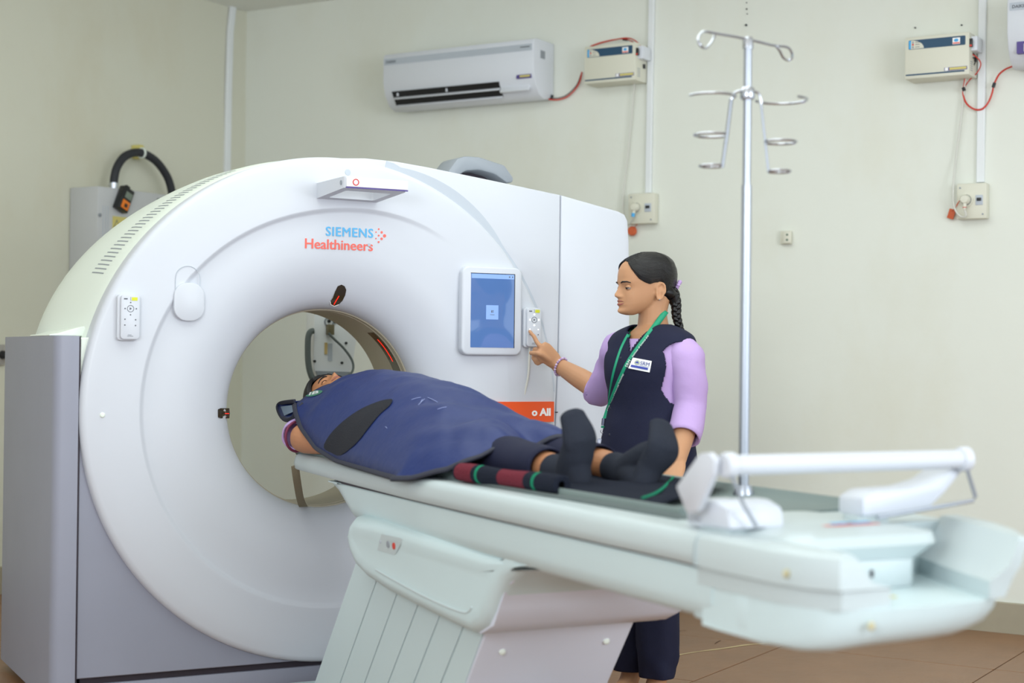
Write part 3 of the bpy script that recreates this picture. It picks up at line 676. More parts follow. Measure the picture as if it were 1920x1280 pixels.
mk('end_plate', prism([(f0[0]+.002, zt), (f0[0]-.010, zt), (f1[0]-.010, zb), (f1[0]+.002, zb)], YZ, -.198, .250, .002, 1), mat('pedestal_end', (222, 228, 242), .45), T)
for px, py in ((942, 1221), (1137, 1201)):
    q = on(px, py, GF, 1, f0[0]-.1); t = 0
    d = None
    n_ = Vector((0, (zt-zb), -(f0[0]-f1[0]))).normalized(); o_ = GF.loc(CAMP); dr = (GF.loc(P(px, py, 1))-o_)
    pp = Vector((0, f0[0]-.011, zt)); tt = (pp-o_).dot(n_)/dr.dot(n_); q = o_+dr*tt
    mk('screw_cap', ellipsoid(q, (.010, .006, .010), 10), m_cream, T)
mk('floor_base', prism(rrect(-.23, -1.45, .28, -.05, .06, 5), XY, 0, .05, .006, 2), m_tabs, T)
shr_px = [(660, 966), (700, 975), (800, 1003), (900, 1031), (1000, 1058), (1049, 1067), (1010, 1065), (972, 1074), (942, 1095), (926, 1121), (916, 1150), (903, 1176), (882, 1190), (840, 1172), (780, 1142), (720, 1110), (680, 1083), (662, 1064), (650, 1035), (645, 1005), (650, 980)]
sh = [yz(*p, -.262) for p in shr_px]
sh[5] = (sh[5][0], sh[5][1]+.0)
def shroud():
    cy = sum(p[0] for p in sh)/len(sh); czz = sum(p[1] for p in sh)/len(sh)
    rows = []
    for x, k in ((-.205, .90), (-.235, .955), (-.252, .985), (-.262, 1.0), (-.262+.004, 1.0)):
        pass
    sec = [(-.232, .0), (-.262, .0)]
    lv = [(-.2585, .055), (-.262, .035), (-.258, .018), (-.246, .006), (-.225, 0.0), (.30, 0.0), (.32, .01), (.33, .03)]
    n = len(sh); ctr = (cy, czz)
    nrm = []
    for i in range(n):
        a = sh[i-1]; b = sh[(i+1) % n]; t = (b[0]-a[0], b[1]-a[1]); l = math.hypot(*t) or 1; nn = (-t[1]/l, t[0]/l)
        if (sh[i][0]-ctr[0])*nn[0]+(sh[i][1]-ctr[1])*nn[1] > 0: nn = (-nn[0], -nn[1])
        nrm.append(nn)
    for x, ins in lv:
        rows.append([Vector((x, sh[i][0]+(nrm[i][0]*ins if i not in (4, 5, 6) else 0), sh[i][1]+(nrm[i][1]*ins if i not in (4, 5, 6) else 0))) for i in range(n)])
    vs, fs = grid(rows, True); L = len(rows); fs.append(tuple(range(n))); fs.append(tuple(range((L-1)*n, L*n))); return vs, fs
shg = shroud(); mk('shroud', shg, m_tabs, T, sharp=45); T_sh = bvh(shg)
mk('shroud_inner', prism([yz(*p, -.24) for p in ((1062, 1056), (1012, 1056), (975, 1075), (948, 1102), (935, 1140), (925, 1172), (900, 1188), (760, 1100), (800, 1010))], YZ, -.238, .318), mat('pedestal_end', (222, 228, 242), .45), T)
q0 = [hit(T_sh, GF, *p, .0015) for p in ((716, 1001), (750, 1008), (757, 1013), (742, 1038), (710, 1032))]
if all(q0): mk('key_panel', decal([(716, 1001), (750, 1008), (756, 1011), (743, 1038), (738, 1039), (708, 1031)], T_sh, GF, .0012, 3), m_tabw, T)
for px, py, r, mm in ((729, 1020, .0095, m_grey), (740, 1023, .0095, m_red), (715, 1015, .005, m_accent)):
    q = hit(T_sh, GF, px, py, 0)
    if q: mk('panel_button', lathe([(0, -.004), (r, -.004), (r*1.1, .002)], q, 'x', 18), mm, T)
gl = [hit(T_sh, GF, *p, .0) for p in ((705, 1068), (740, 1088), (790, 1115), (840, 1138), (870, 1148), (880, 1145), (885, 1138))]
if all(gl): mk('shroud_crease', tube(smooth(gl, 4), .003, 8), m_tabw, T)
# ================================================================== IV POLE on the table's far edge
IX, IY = .245, -2.09
IV = thing('iv_pole', 'chrome drip pole with hooks and bottle rings rising from the table edge', 'IV pole', GF, (IX, IY, .86))
mk('pole', tube([(IX, IY, .852), (IX, IY, 1.60)], .0125, 20), m_steel, IV)
mk('pole', tube([(IX, IY, 1.60), (IX, IY, 1.945)], .0100, 18), m_steel, IV)
mk('collar', lathe([(0, 0), (.016, 0), (.018, .004), (.018, .024), (.014, .030), (0, .030)], (IX, IY, 1.808), 'z', 20), m_chrome, IV)
mk('pole_cap', lathe([(0, 0), (.013, 0), (.013, .02), (.010, .028), (0, .03)], (IX, IY, 1.932), 'z', 20), m_chrome, IV)
mk('pole_socket', lathe([(0, 0), (.026, 0), (.026, .01), (.018, .03), (0, .03)], (IX, IY, .842), 'z', 20), m_steel, IV)
DI = (VF.loc(GF.wor((IX, IY, 1)))).y
IVd = (GF.wor((IX, IY, 1.5))-CAMP).dot(fw)
def IP(px, py, dd=0): return GF.loc(P(px, py, IVd+dd))
mk('hook_arm', tube(smooth([IP(1401, 73), IP(1375, 68, -.02), IP(1345, 63, -.05), IP(1322, 59, -.07), IP(1314, 63, -.09), IP(1309, 74, -.11), IP(1314, 86, -.11), IP(1323, 90, -.09), IP(1332, 82, -.07), IP(1340, 68, -.05)], 5), .0034, 8), m_chrome, IV)
mk('hook_arm', tube(smooth([IP(1401, 73), IP(1425, 79, .02), IP(1450, 85, .05), IP(1475, 88, .07), IP(1484, 97, .09), IP(1485, 108, .1), IP(1478, 113, .1), IP(1469, 108, .08), IP(1462, 95, .06), IP(1456, 87, .05)], 5), .0034, 8), m_chrome, IV)
def open_ring(c, rx, d0, span=300, r=.0034, tiltz=0):
    pts = [c+GF_R*rx*math.cos(math.radians(t))+GF_U*rx*math.sin(math.radians(t))+Vector((0, 0, tiltz*math.cos(math.radians(t)))) for t in range(d0, d0+span+1, 12)]
    return tube(pts, r, 8)
GF_R = Vector((RT.dot(GF.x), RT.dot(GF.y), 0)).normalized(); GF_U = Vector((fw.dot(GF.x), fw.dot(GF.y), 0)).normalized()
for c_, rx, d0, sp_ in (((1334, 181), .058, 200, 200), ((1465, 187), .062, -60, 220), ((1333, 253), .040, 20, 310), ((1462, 266), .040, 200, 310), ((1334, 311), .028, 20, 310), ((1460, 321), .028, 200, 310)):
    mk('bottle_ring', open_ring(IP(*c_), rx, d0, sp_), m_chrome, IV)
mk('ring_arm', tube(smooth([IP(1401, 170), IP(1388, 170), IP(1376, 175), IP(1371, 186)], 4), .0034, 8), m_chrome, IV)
mk('ring_arm', tube(smooth([IP(1401, 170), IP(1418, 172), IP(1425, 180), IP(1427, 195)], 4), .0034, 8), m_chrome, IV)
mk('ring_bar', tube([IP(1371, 186), IP(1363, 252), IP(1354, 314)], .005, 8), m_chrome, IV)
mk('ring_bar', tube([IP(1427, 195), IP(1435, 266), IP(1441, 323)], .0034, 8), m_chrome, IV)
# ================================================================== PEOPLE
HT = [(-.004, .078, .060, .010), (0, .100, .045, .022), (.010, .1085, .020, .035), (.020, .1075, -.005, .044), (.034, .1085, -.030, .053), (.050, .1065, -.055, .0595), (.065, .104, -.070, .064), (.090, .1065, -.085, .0685), (.110, .110, -.090, .072), (.130, .109, -.092, .074), (.150, .105, -.090, .0725), (.170, .094, -.083, .066), (.185, .075, -.070, .054), (.197, .045, -.045, .034), (.2035, .010, -.010, .008)]
def sm(a):
    a = np.array(a); 
    for _ in range(5):
        b = a.copy(); b[1:-1] = (a[:-2]+2*a[1:-1]+a[2:])/4; a = b
    return a
TZ = np.linspace(-.004, .2035, 110)
HF, HB, HW = [sm(np.interp(TZ, [r[0] for r in HT], [r[i] for r in HT])) for i in (1, 2, 3)]
def gs(x, s): return math.exp(-(x/s)**2)
def head_pt(i, th, off=0, face=True):
    t = TZ[i]; xf, xb, W = HF[i]+off, HB[i]-off, HW[i]+off; c = xb+(xf-xb)*.48
    ca, sa = math.cos(th), math.sin(th)
    pf = 2/2.35 if ca > 0 else 1.0
    x = c+((xf-c) if ca > 0 else (c-xb))*math.copysign(abs(ca)**pf, ca); y = W*math.copysign(abs(sa)**(2/2.25 if ca > 0 else 1), sa)
    if face and ca > .15:
        nb = np.interp(t, [.052, .058, .064, .075, .088, .100], [.006, .022, .0285, .020, .010, .003]); sg_ = np.interp(t, [.055, .066, .09], [.0105, .0085, .0075])
        x += nb*gs(y, sg_)
        x += .007*gs(abs(y)-.013, .006)*gs(t-.0585, .006)
        x += .0045*gs(y, .020)*(gs(t-.0440, .0045)+.95*gs(t-.0330, .005))-.004*gs(y, .026)*gs(t-.0385, .0022)
        x -= .003*gs(y, .02)*gs(t-.0235, .005)
        x += .006*gs(y, .018)*gs(t-.008, .010)
        x -= .0075*gs(abs(y)-.031, .014)*gs(t-.0885, .010)
        x += .003*gs(abs(y)-.028, .018)*gs(t-.106, .007)
        x += .004*gs(abs(y)-.038, .020)*gs(t-.062, .018)
    return Vector((x, y, t))
NT = 96
def head_geo():
    rows = [[head_pt(i, 2*math.pi*k/NT) for k in range(NT)] for i in range(len(TZ))]
    vs, fs = grid(rows, True); fs.append(tuple(range(NT))); fs.append(tuple(range((len(TZ)-1)*NT, len(TZ)*NT))); return vs, fs
def ear_geo(s):
    b = Matrix.Rotation(math.radians(-12), 3, 'Y') @ Matrix.Rotation(s*math.radians(-24), 3, 'Z')
    c = Vector((-.006, s*.0735, .074))
    rim = [c+b @ Vector((.0155*math.cos(t)*(1 if math.sin(t) > 0 else .8)-.002, s*.004, .029*math.sin(t))) for t in [2*math.pi*k/20 for k in range(20)]]
    return [ellipsoid(c-Vector((0, s*.003, 0)), (.0155, .0045, .027), 14, b), tube(smooth(rim, 2, True), .0036, 8, True), ellipsoid(c+b @ Vector((.002, 0, -.025)), (.007, .0055, .009), 10, b), ellipsoid(c+b @ Vector((-.010, s*.003, 0)), (.0045, .004, .007), 8, b)]
def xf(geo, fn): return [fn(Vector(v)) for v in geo[0]], geo[1]
ZM = [(0, .180), (18, .176), (32, .160), (45, .140), (58, .117), (70, .105), (80, .098), (88, .104), (98, .104), (108, .075), (120, .052), (150, .040), (180, .036)]
def hair_geo(zm=ZM, off=.0075, lift=0):
    rows = []; n = 40; uv = []
    for k in range(121):
        th = 2*math.pi*k/120; a = abs((math.degrees(th)+180) % 360-180)
        z0 = np.interp(a, [q[0] for q in zm], [q[1] for q in zm]); row = []
        for j in range(n+1):
            f = j/n; t = z0+(.2034-z0)*f; i = min(len(TZ)-1, max(0, int((t+.004)/(.2075)*(len(TZ)-1)))); p = head_pt(i, th, off*min(1, .25+f*5), False)
            p.z = t+off*.9*f*f; 
            if a > 100: p.x -= .004*math.sin(math.pi*min(1, f*1.2))
            row.append(p)
        rows.append(row)
    g = grid(rows); 
    bot = [(r[0]+Vector((0, 0, 0))) for r in rows]
    return g
def frame_fn(o, f, l, u, s=1.0):
    o, f, l, u = Vector(o), Vector(f).normalized(), Vector(l).normalized(), Vector(u).normalized()
    return lambda v: o+(f*v.x+l*v.y+u*v.z)*s
def add_uv(o, scale=1):
    me = o.data; uvl = me.uv_layers.new(name='UVMap'); nn = 41
    for lp in me.loops:
        v = lp.vertex_index; uvl.data[lp.index].uv = ((v % nn)/40*.9, (v//nn)/120)
def face_parts(root, hf, closed=False, look=-.25, body=None):
    for s in (1, -1):
        ec = Vector((.0890, s*.031, .0885))
        if not closed:
            mk('eye', xf(ellipsoid(ec, (.0115, .0115, .0115), 16), hf), mat('eye_white', (140, 126, 118), .45), root)
            d = Vector((.98, s*.12, look)).normalized(); a = d.orthogonal().normalized(); b = d.cross(a)
            ir = [[ec+d*(.0113+.0004)*math.cos(q)+(a*math.cos(t)+b*math.sin(t))*.0115*math.sin(q)*1.02 for t in [2*math.pi*k/16 for k in range(16)]] for q in (0.01, .2, .4, .5)]
            mk('iris', xf(grid(ir, True), hf), mat('iris_dark', (34, 22, 18), .15), root)
        # lids
        rows = []; e1 = -20 if closed else 2
        for i in range(9):
            el = math.radians(95-(95-e1)*i/8)
            rows.append([ec+Vector((math.cos(el)*math.cos(az), math.cos(el)*math.sin(az), math.sin(el)))*.0122 for az in [math.radians(-98+196*k/18) for k in range(19)]])
        mk('eyelid', xf(grid(rows), hf), root['skin'], root)
        lash = rows[-1]
        mk('eyelash', xf(tube([p*1.0+Vector((.0006, 0, -.0004)) for p in lash[3:-3]], .0009, 5), hf), m_hair, root)
        rows = []
        for i in range(5):
            el = math.radians(-90)+math.radians(62)*i/4
            rows.append([ec+Vector((math.cos(el)*math.cos(az), math.cos(el)*math.sin(az), math.sin(el)))*.0120 for az in [math.radians(-98+196*k/18) for k in range(19)]])
        mk('eyelid', xf(grid(rows), hf), root['skin'], root)
        br = []
        for k in range(9):
            y = s*(.014+.034*k/8); z = .1060+.0045*math.sin(math.pi*(k/8)*.9)-.0015*k/8; i = int((z+.004)/.2075*109)
            th = math.asin(min(1, abs(y)/HW[i])**(2.25/2))*s; p = head_pt(i, th); br.append(p+Vector((.0012, 0, 0)))
        mk('eyebrow', xf(tube(br, [.0012+.0016*math.sin(math.pi*(.15+.8*k/8)) for k in range(9)], 6), hf), m_hair, root)
    # lips
    for z0, z1 in ((.0385, .0475), (.0285, .0380)):
        rows = []
        for i in range(7):
            row = []
            for k in range(19):
                y = -.0235+.047*k/18; e = 1-(y/.0235)**2; z = (z0+(z1-z0)*i/6)
                zc = .0383; z = zc+(z-zc)*max(.05, e)**.7; q = int(round((z+.004)/.2075*109)); fz = (z+.004)/.2075*109; i0 = int(fz); f_ = fz-i0
                th = math.asin(min(1, abs(y)/HW[i0])**(2.25/2))*(1 if y >= 0 else -1)
                p = head_pt(i0, th)*(1-f_)+head_pt(i0+1, th)*f_; row.append(p+Vector((.0009, 0, 0)))
            rows.append(row)
        mk('lips', xf(grid(rows), hf), m_lip, root)
def finger(pts, r0=.0085, r1=.0062): return limb(pts, [r0+(r1-r0)*k/(len(pts)-1) for k in range(len(pts))], 12, up=(0.1, .2, 1), k=4)
# ------------------------------------------------------------------ woman
Wm = thing('person', 'woman in navy waistcoat over lilac blouse pressing the remote, black braid', 'person', VF, (0, 0, 0)); Wm['skin'] = m_skin
yawh = math.radians(21)
fdir = Vector((-math.cos(yawh), -math.sin(yawh), -.03)); ldir = Vector((math.sin(yawh), -math.cos(yawh), 0)); udir = Vector((-.03, 0, 1))
ho = PV(1217.5, 588, 5.45); hf = frame_fn(ho, fdir, ldir, udir, 1.0)
tyaw = math.radians(46); tf = Vector((-math.sin(tyaw), -math.cos(tyaw), 0)); tl = Vector((math.cos(tyaw), -math.sin(tyaw), 0))
def TP(px, py, f=0, l=0, d=5.45): return PV(px, py, d)+tf*f+tl*l
spine = [(1222, 640), (1221, 700), (1218, 760), (1216, 820), (1216, 880), (1216, 930)]
C_ = [PV(x, y, 5.45) for x, y in spine]
for q in C_: q.y = 0.0
neckb = PV(1225, 622, 5.46)
shN = C_[0]+tl*.150+Vector((0, 0, -.010)); shF = C_[0]-tl*.150+Vector((0, 0, .005))
elN = PV(1293, 762, 5.33); wrN = PV(1272, 862, 5.20); hdN = PV(1258, 900, 5.14)
elF = PV(1126, 732, 5.74); wrF = PV(1046, 684, 5.90)
tipw = on(993.5, 621, GF, 1, -.052); tipW = VF.loc(GF.wor(tipw))
dtip = (GF.wor(tipw)-CAMP).dot(fw)
dk = dtip-.055
palm = PV(1026, 667, dk-.015); kn = PV(1012, 648, dk)
hip = C_[4]
def legpts(s, ax, ay, d): 
    h_ = hip+tl*s*.085+Vector((0, 0, -.02)); an = PV(ax, ay, d); return h_, an
hN, anN = legpts(1, 1232, 1262, 5.40); hF, anF = legpts(-1, 1184, 1256, 5.52)
anN.z = .09; anF.z = .09
parts = [xf(head_geo(), hf)]+[xf(g, hf) for s in (1, -1) for g in ear_geo(s)]
parts += [limb([ho+fdir*.0+Vector((.018, .0, .05)), ho+Vector((.012, 0, .0)), neckb], [(.050, .052), (.047, .050), (.058, .056)], 20, up=tl)]
parts += [limb([neckb+Vector((0, 0, -.01)), C_[0], C_[1], C_[2], C_[3], C_[4]], [(.06, .055), (.110, .070), (.130, .095), (.118, .090), (.13, .095), (.145, .105)], 28, up=tf)]
parts += [limb([shF+tl*.03+Vector((0, 0, -.05)), (shF+elF)/2+Vector((0, 0, -.01)), elF, elF+(wrF-elF)*.35, wrF], [.046, .043, .040, .040, (.025, .029)], 18)]
parts += [limb([shN-tl*.03+Vector((0, 0, -.05)), (shN+elN)/2, elN, elN+(wrN-elN)*.35, wrN], [.048, .045, .040, .040, (.026, .028)], 18)]
# pointing hand
fd = (kn-wrF).normalized(); sd = (PV(1016, 672, dk)-PV(1014, 649, dk)).normalized()
bk = fd.cross(sd).normalized()
parts += [limb([wrF, wrF+fd*.035, wrF+fd*.075+sd*.006, wrF+fd*.095+sd*.010], [(.024, .026), (.034, .017), (.039, .015), (.036, .013)], 18, up=bk)]
pip = PV(1001.5, 631, dtip-.030)
parts += [finger([kn+sd*.004-fd*.02, kn, PV(1006, 640, dk+.018), pip, PV(997, 626, dtip-.014), tipW+Vector((0, -.004, 0))], .0098, .0066)]
th0 = wrF+fd*.035+sd*.020
parts += [finger([th0, PV(1014, 664, dk-.02), PV(1003, 662, dk-.012), PV(996, 661.5, dk+.0)], .0120, .0085)]
for k, (a, b, c, d_) in enumerate((((1010, 656), (1002, 655), (1004, 662), (1012, 664)), ((1011, 663), (1000, 668), (1004, 675), (1012, 673)), ((1014, 669), (1004, 675), (1008, 681), (1015, 677)))):
    parts += [finger([wrF+fd*.06+sd*.012*(k+.5), PV(*a, dk+.012), PV(*b, dk+.03), PV(*c, dk+.022), PV(*d_, dk+.008)], .0098, .0080)]
# resting hand
dn = (hdN-wrN).normalized(); sn = dn.cross(Vector((0, 0, 1))).normalized()
parts += [limb([wrN, wrN+dn*.045, wrN+dn*.09], [(.026, .02), (.036, .015), (.036, .012)], 16)]
for k in range(4):
    b0 = wrN+dn*.085+sn*(.024-.016*k); parts += [finger([b0-dn*.02, b0+dn*.02, b0+dn*.045+Vector((0, 0, -.01)), b0+dn*.06+Vector((0, 0, -.02))], .0088, .007)]
parts += [finger([wrN+dn*.03+sn*.02, wrN+dn*.06+sn*.045, wrN+dn*.085+sn*.05], .011, .008)]
for h_, an in ((hN, anN), (hF, anF)):
    kn_ = h_*.5+an*.5+tf*.02+Vector((0, 0, .03))
    parts += [limb([h_, (h_+kn_)/2, kn_, (kn_+an)/2, an], [.078, .068, .052, .048, .034], 16, up=tf)]
    parts += [limb([an, an+Vector((0, 0, -.045))+tf*.03, an+tf*.10+Vector((0, 0, -.062)), an+tf*.15+Vector((0, 0, -.070))], [(.034, .034), (.034, .034), (.038, .022), (.034, .014)], 14, up=(0, 0, 1))]
body = remesh(parts, .0036, 3, .5)
mk('body', body, m_skin, Wm, sharp=180)
face_parts(Wm, hf, look=-.45)
hg = hair_geo(); ho_ = mk('hair', xf(hg, hf), m_hair, Wm, sharp=180); add_uv(ho_)
# nape mass and braid
nap = [hf(Vector((-.062, -.02, .105))), hf(Vector((-.078, 0, .085))), PV(1254, 553, 5.47), PV(1258, 566, 5.47), PV(1262, 574, 5.47)]
mk('hair_bun', limb([hf(Vector((-.03, .035, .075))), PV(1251, 549, 5.44), PV(1261, 556, 5.45), PV(1267, 572, 5.45)], [(.028, .024), (.030, .028), (.024, .022), (.017, .017)], 20), m_hair, Wm, sharp=180)
bc = smooth([PV(1261, 542, 5.45), PV(1266, 560, 5.45), PV(1268, 575, 5.445), PV(1268, 590, 5.44), PV(1271, 603, 5.44), PV(1275, 618, 5.44)], 14)
for s in range(3):
    pts = []; rad = []
    for i, p in enumerate(bc):
        f = i/(len(bc)-1); ph = 2*math.pi*(f*2.6+s/3); pts.append(p+Vector((math.sin(ph)*.0115, math.sin(2*ph)*.007, 0))*(1-.25*f)); rad.append((.0125)*(1-.3*f)*(.9+.14*math.cos(2*ph)))
    mk('braid_strand', tube(pts, rad, 10), m_hair, Wm, sharp=180)
sc_ = PV(1271.5, 534, 5.46)
pts = [sc_+Vector((.010*math.cos(t)*.6, .013*math.sin(t), .011*math.cos(t))) for t in [2*math.pi*k/26 for k in range(26)]]
mk('hair_tie', tube(pts, [.0062+.0016*math.sin(k*2.4) for k in range(26)], 10, True), m_lilac, Wm)
# blouse, waistcoat, trousers
NTOR = 64
def torso(lv, top=None):
    rows = []
    for c, w_, d1, d2, tilt in lv:
        row = []
        for k in range(NTOR):
            a = 2*math.pi*k/NTOR; ca, sa = math.cos(a), math.sin(a)
            row.append(c+tl*w_*math.copysign(abs(sa)**.85, sa)+tf*(d1 if ca > 0 else d2)*math.copysign(abs(ca)**.9, ca)+Vector((0, 0, tilt*ca)))
        rows.append(row)
    return rows
def CZp(py): z = PV(1216, py, 5.45).z; return z
def tor_c(py):
    q = Vector(np.array([np.interp(py, [s_[1] for s_ in spine], [c[i] for c in C_]) for i in range(3)])); q.z = CZp(py); return q
VL = [(611, .060, .050, .055, .0), (616, .095, .058, .062, .0), (624, .135, .068, .072, 0), (634, .160, .080, .080, 0), (650, .170, .094, .086, 0), (670, .168, .112, .090, 0), (690, .162, .124, .090, 0), (710, .156, .122, .088, 0), (735, .148, .112, .086, 0), (765, .146, .108, .088, 0), (800, .155, .116, .096, 0), (835, .168, .124, .106, 0), (870, .178, .128, .112, 0), (905, .180, .128, .114, 0)]
vr = torso([(tor_c(py), w_, d1, d2, t) for py, w_, d1, d2, t in VL])
# wrinkle and hollow the arm side
for i, row in enumerate(vr):
    for k, p in enumerate(row):
        q = p-tor_c(VL[i][0]); n_ = noise.noise(Vector((p.x*14, p.y*14, p.z*22)))
        row[k] = p+Vector((q.x, q.y, 0)).normalized()*.004*n_
blouse = grid(vr[3:11], True)
mk('blouse', xf(blouse, lambda v: v+(v-C_[1])*-.02), m_lilac, Wm, sharp=180)
NTOR = 280
vr = torso([(tor_c(py), w_, d1, d2, t) for py, w_, d1, d2, t in VL])
for i, row in enumerate(vr):
    for k, p in enumerate(row):
        q = p-tor_c(VL[i][0]); row[k] = p+Vector((q.x, q.y, 0)).normalized()*.004*noise.noise(Vector((p.x*14, p.y*14, p.z*22)))
NTOR = 64
# waistcoat: same shell a little larger, opened at neck and arms
def dense(rows, k=4):
    out = []
    for j in range(len(rows[0])):
        out.append(smooth([r[j] for r in rows], k))
    return [[out[j][i] for j in range(len(rows[0]))] for i in range(len(out[0]))]
dr = dense(vr, 14); m_ = 280
vs = []; fs = []; ok = {}
def in_neck(p):
    q = p-C_[0]; f = q.dot(tf); l = q.dot(tl); z = p.z
    zv = PV(1172, 661, 5.4).z; top = PV(1220, 612, 5.45).z
    if f > -.01: return abs(l) < .052*max(0, (z-zv))/(top-zv)+(.010 if z > top-.02 else 0)
    return abs(l) < .045 and z > top-.012
def in_arm(p):
    q = p-C_[0]; l = q.dot(tl); f = q.dot(tf); za = PV(1265, 768, 5.4).z; zt_ = C_[0].z-.002
    if p.z > zt_ or p.z < za: return False
    u = (p.z-za)/(zt_-za); lim = np.interp(u, [0, .12, .35, .6, .8, .92, 1], [.165, .132, .112, .108, .114, .128, .150])
    return abs(l) > lim and f < .085
for i in range(len(dr)):
    for j in range(m_):
        c = tor_c(VL[0][0]); p = dr[i][j]; q = Vector((p.x-C_[1].x, p.y-C_[1].y, 0)).normalized(); vs.append(p+q*.005+Vector((0, 0, .002)))
for i in range(len(dr)-1):
    for j in range(m_):
        ids = (i*m_+j, i*m_+(j+1) % m_, (i+1)*m_+(j+1) % m_, (i+1)*m_+j); cc_ = sum((vs[t] for t in ids), Vector())/4
        if in_neck(cc_) or in_arm(cc_): continue
        fs.append(ids)
vest = (vs, fs)
o = mk('waistcoat', vest, m_navy, Wm, sharp=180); md = o.modifiers.new('s', 'SOLIDIFY'); md.thickness = .006; md.offset = .3
T_v = bvh(vest)
def sleeve(pts, rad, n=26, seed=0, wr=.004):
    P_ = smooth(pts, 6); rows = []; N = len(pts)
    for i, p in enumerate(P_):
        t = (P_[min(len(P_)-1, i+1)]-P_[max(0, i-1)]).normalized(); s_ = t.cross(tf).normalized(); u_ = s_.cross(t).normalized()
        r = np.interp(i/(len(P_)-1)*(N-1), range(N), rad); row = []
        for k in range(n):
            a = 2*math.pi*k/n; d = s_*math.cos(a)+u_*math.sin(a); q = p+d*r
            row.append(q+d*wr*noise.noise(Vector((q.x*9+seed, q.y*9, q.z*26))))
        rows.append(row)
    rows.append([p-(p-P_[-1])*.10 for p in rows[-1]]); rows.append([P_[-1]+(p-P_[-1])*.86-(P_[-1]-P_[-3])*1.0 for p in rows[-2]])
    return grid(rows, True)
mk('sleeve', sleeve([C_[0]+tl*.060+Vector((0, 0, -.030)), C_[0]+tl*.100+Vector((0, 0, -.026)), shN+tl*.000+Vector((0, 0, -.046)), (shN+elN)/2+tl*.004, elN, elN+(wrN-elN)*.58], [.046, .060, .064, .060, .057, .054], seed=2, wr=.007), m_lilac, Wm, sharp=180)
ef = elF+(wrF-elF)*.10
mk('sleeve', sleeve([C_[0]-tl*.08+Vector((0, 0, -.028)), shF+Vector((0, 0, -.036)), (shF+elF)/2+Vector((.01, 0, -.006)), elF+Vector((.0, 0, -.004)), ef], [.050, .062, .058, .056, .054], seed=7, wr=.008), m_lilac, Wm, sharp=180)
cf = [ef+(wrF-ef).normalized()*.0+((wrF-ef).normalized().orthogonal().normalized()*math.cos(t)+(wrF-ef).normalized().cross((wrF-ef).normalized().orthogonal().normalized())*math.sin(t))*.053 for t in [2*math.pi*k/28 for k in range(28)]]
mk('sleeve_cuff', tube(cf, .0045, 8, True), m_lilac, Wm)
def trouser(h_, an, s):
    kn_ = h_*.5+an*.5+tf*.02+Vector((0, 0, .02)); pts = smooth([h_+Vector((0, 0, .06)), h_, (h_+kn_)/2, kn_, (kn_+an)/2, an+Vector((0, 0, .05)), an+Vector((0, 0, .012))], 6); rows = []
    for i, p in enumerate(pts):
        f = i/(len(pts)-1); r = np.interp(f, [0, .2, .4, .6, .8, 1], [.09, .098, .088, .076, .070, .062]); r2 = r*.95; row = []
        for k in range(32):
            a = 2*math.pi*k/32; q = p+tl*r*math.cos(a)+tf*r2*math.sin(a); cr_ = .007*noise.noise(Vector((math.cos(a)*1.6+s*5, math.sin(a)*1.6, q.z*(16 if f > .75 else 5))))
            row.append(q+(q-p).normalized()*cr_*(1.6 if f > .75 else 1))
        rows.append(row)
    rows.append([pts[-1]+(p-pts[-1])*.93 for p in rows[-1]]); rows.append([p+Vector((0, 0, .04)) for p in rows[-1]])
    return grid(rows, True)
mk('trouser_leg', trouser(hN, anN, 1), m_navy, Wm, sharp=180); mk('trouser_leg', trouser(hF, anF, 2), m_navy, Wm, sharp=180)
# hips of the trousers
hr = torso([(tor_c(890), .172, .122, .108, 0), (Vector((C_[5].x, 0, CZp(930))), .178, .122, .116, 0), (Vector((C_[5].x, 0, CZp(965))), .165, .10, .11, 0), (Vector((C_[5].x, 0, CZp(985))), .12, .06, .07, 0)])
mk('trouser_seat', grid(hr, True), m_navy, Wm, sharp=180)
# bracelet beads
bwc = elF+(wrF-elF)*.93; bd = (wrF-elF).normalized(); b1 = bd.cross(Vector((0, 0, 1))).normalized(); b2 = bd.cross(b1)
for k in range(22):
    a = 2*math.pi*k/22; mk('bracelet_bead', ellipsoid(bwc+(b1*math.cos(a)*.031+b2*math.sin(a)*.034)+bd*.004*math.cos(a), (.0048,)*3, 8), mat('bead_lilac', (176, 150, 196), .2) if k % 2 else mat('bead_pale', (208, 186, 216), .2), Wm)
# lanyard
T_b2 = bvh(body)
def on_v(px, py, lift=.006):
    o_ = VF.loc(CAMP); d = (VF.loc(P(px, py, 1))-o_).normalized(); best = None
    for T__ in (T_v, T_b2):
        l, n, i, t = T__.ray_cast(o_, d)
        if l is not None and (best is None or t < best[1]): best = (l, t)
    return best[0]-d*lift if best else None
def ribbon(pix, wpx, lift=.006, d0=None):
    P_ = smooth([Vector((a, b, 0)) for a, b in pix], 6); rows = []; last = None
    for i, p in enumerate(P_):
        t = (P_[min(len(P_)-1, i+1)]-P_[max(0, i-1)]).normalized(); s_ = Vector((-t.y, t.x, 0))
        w_ = np.interp(i/(len(P_)-1), np.linspace(0, 1, len(wpx)), wpx); row = []
        c_ = on_v(p.x, p.y, 0); dep = None
        if c_ is not None: dep = (VF.wor(c_)-CAMP).dot(fw)-lift
        if dep is None: dep = last if last is not None else 5.395
        if last is not None: dep = last+max(-.05, min(.014, dep-last))
        last = dep
        for f in (-1, 0, 1): row.append(PV(p.x+s_.x*w_*f/2, p.y+s_.y*w_*f/2, dep-(.0015 if f == 0 else 0)))
        rows.append(row)
    return rows
ra = ribbon([(1249, 583), (1232, 606), (1214, 630), (1195, 655), (1177, 682), (1163, 712), (1151, 742), (1141, 768), (1135, 786)], [11, 11, 11, 10.5, 10, 10.5, 11, 11, 10.5])
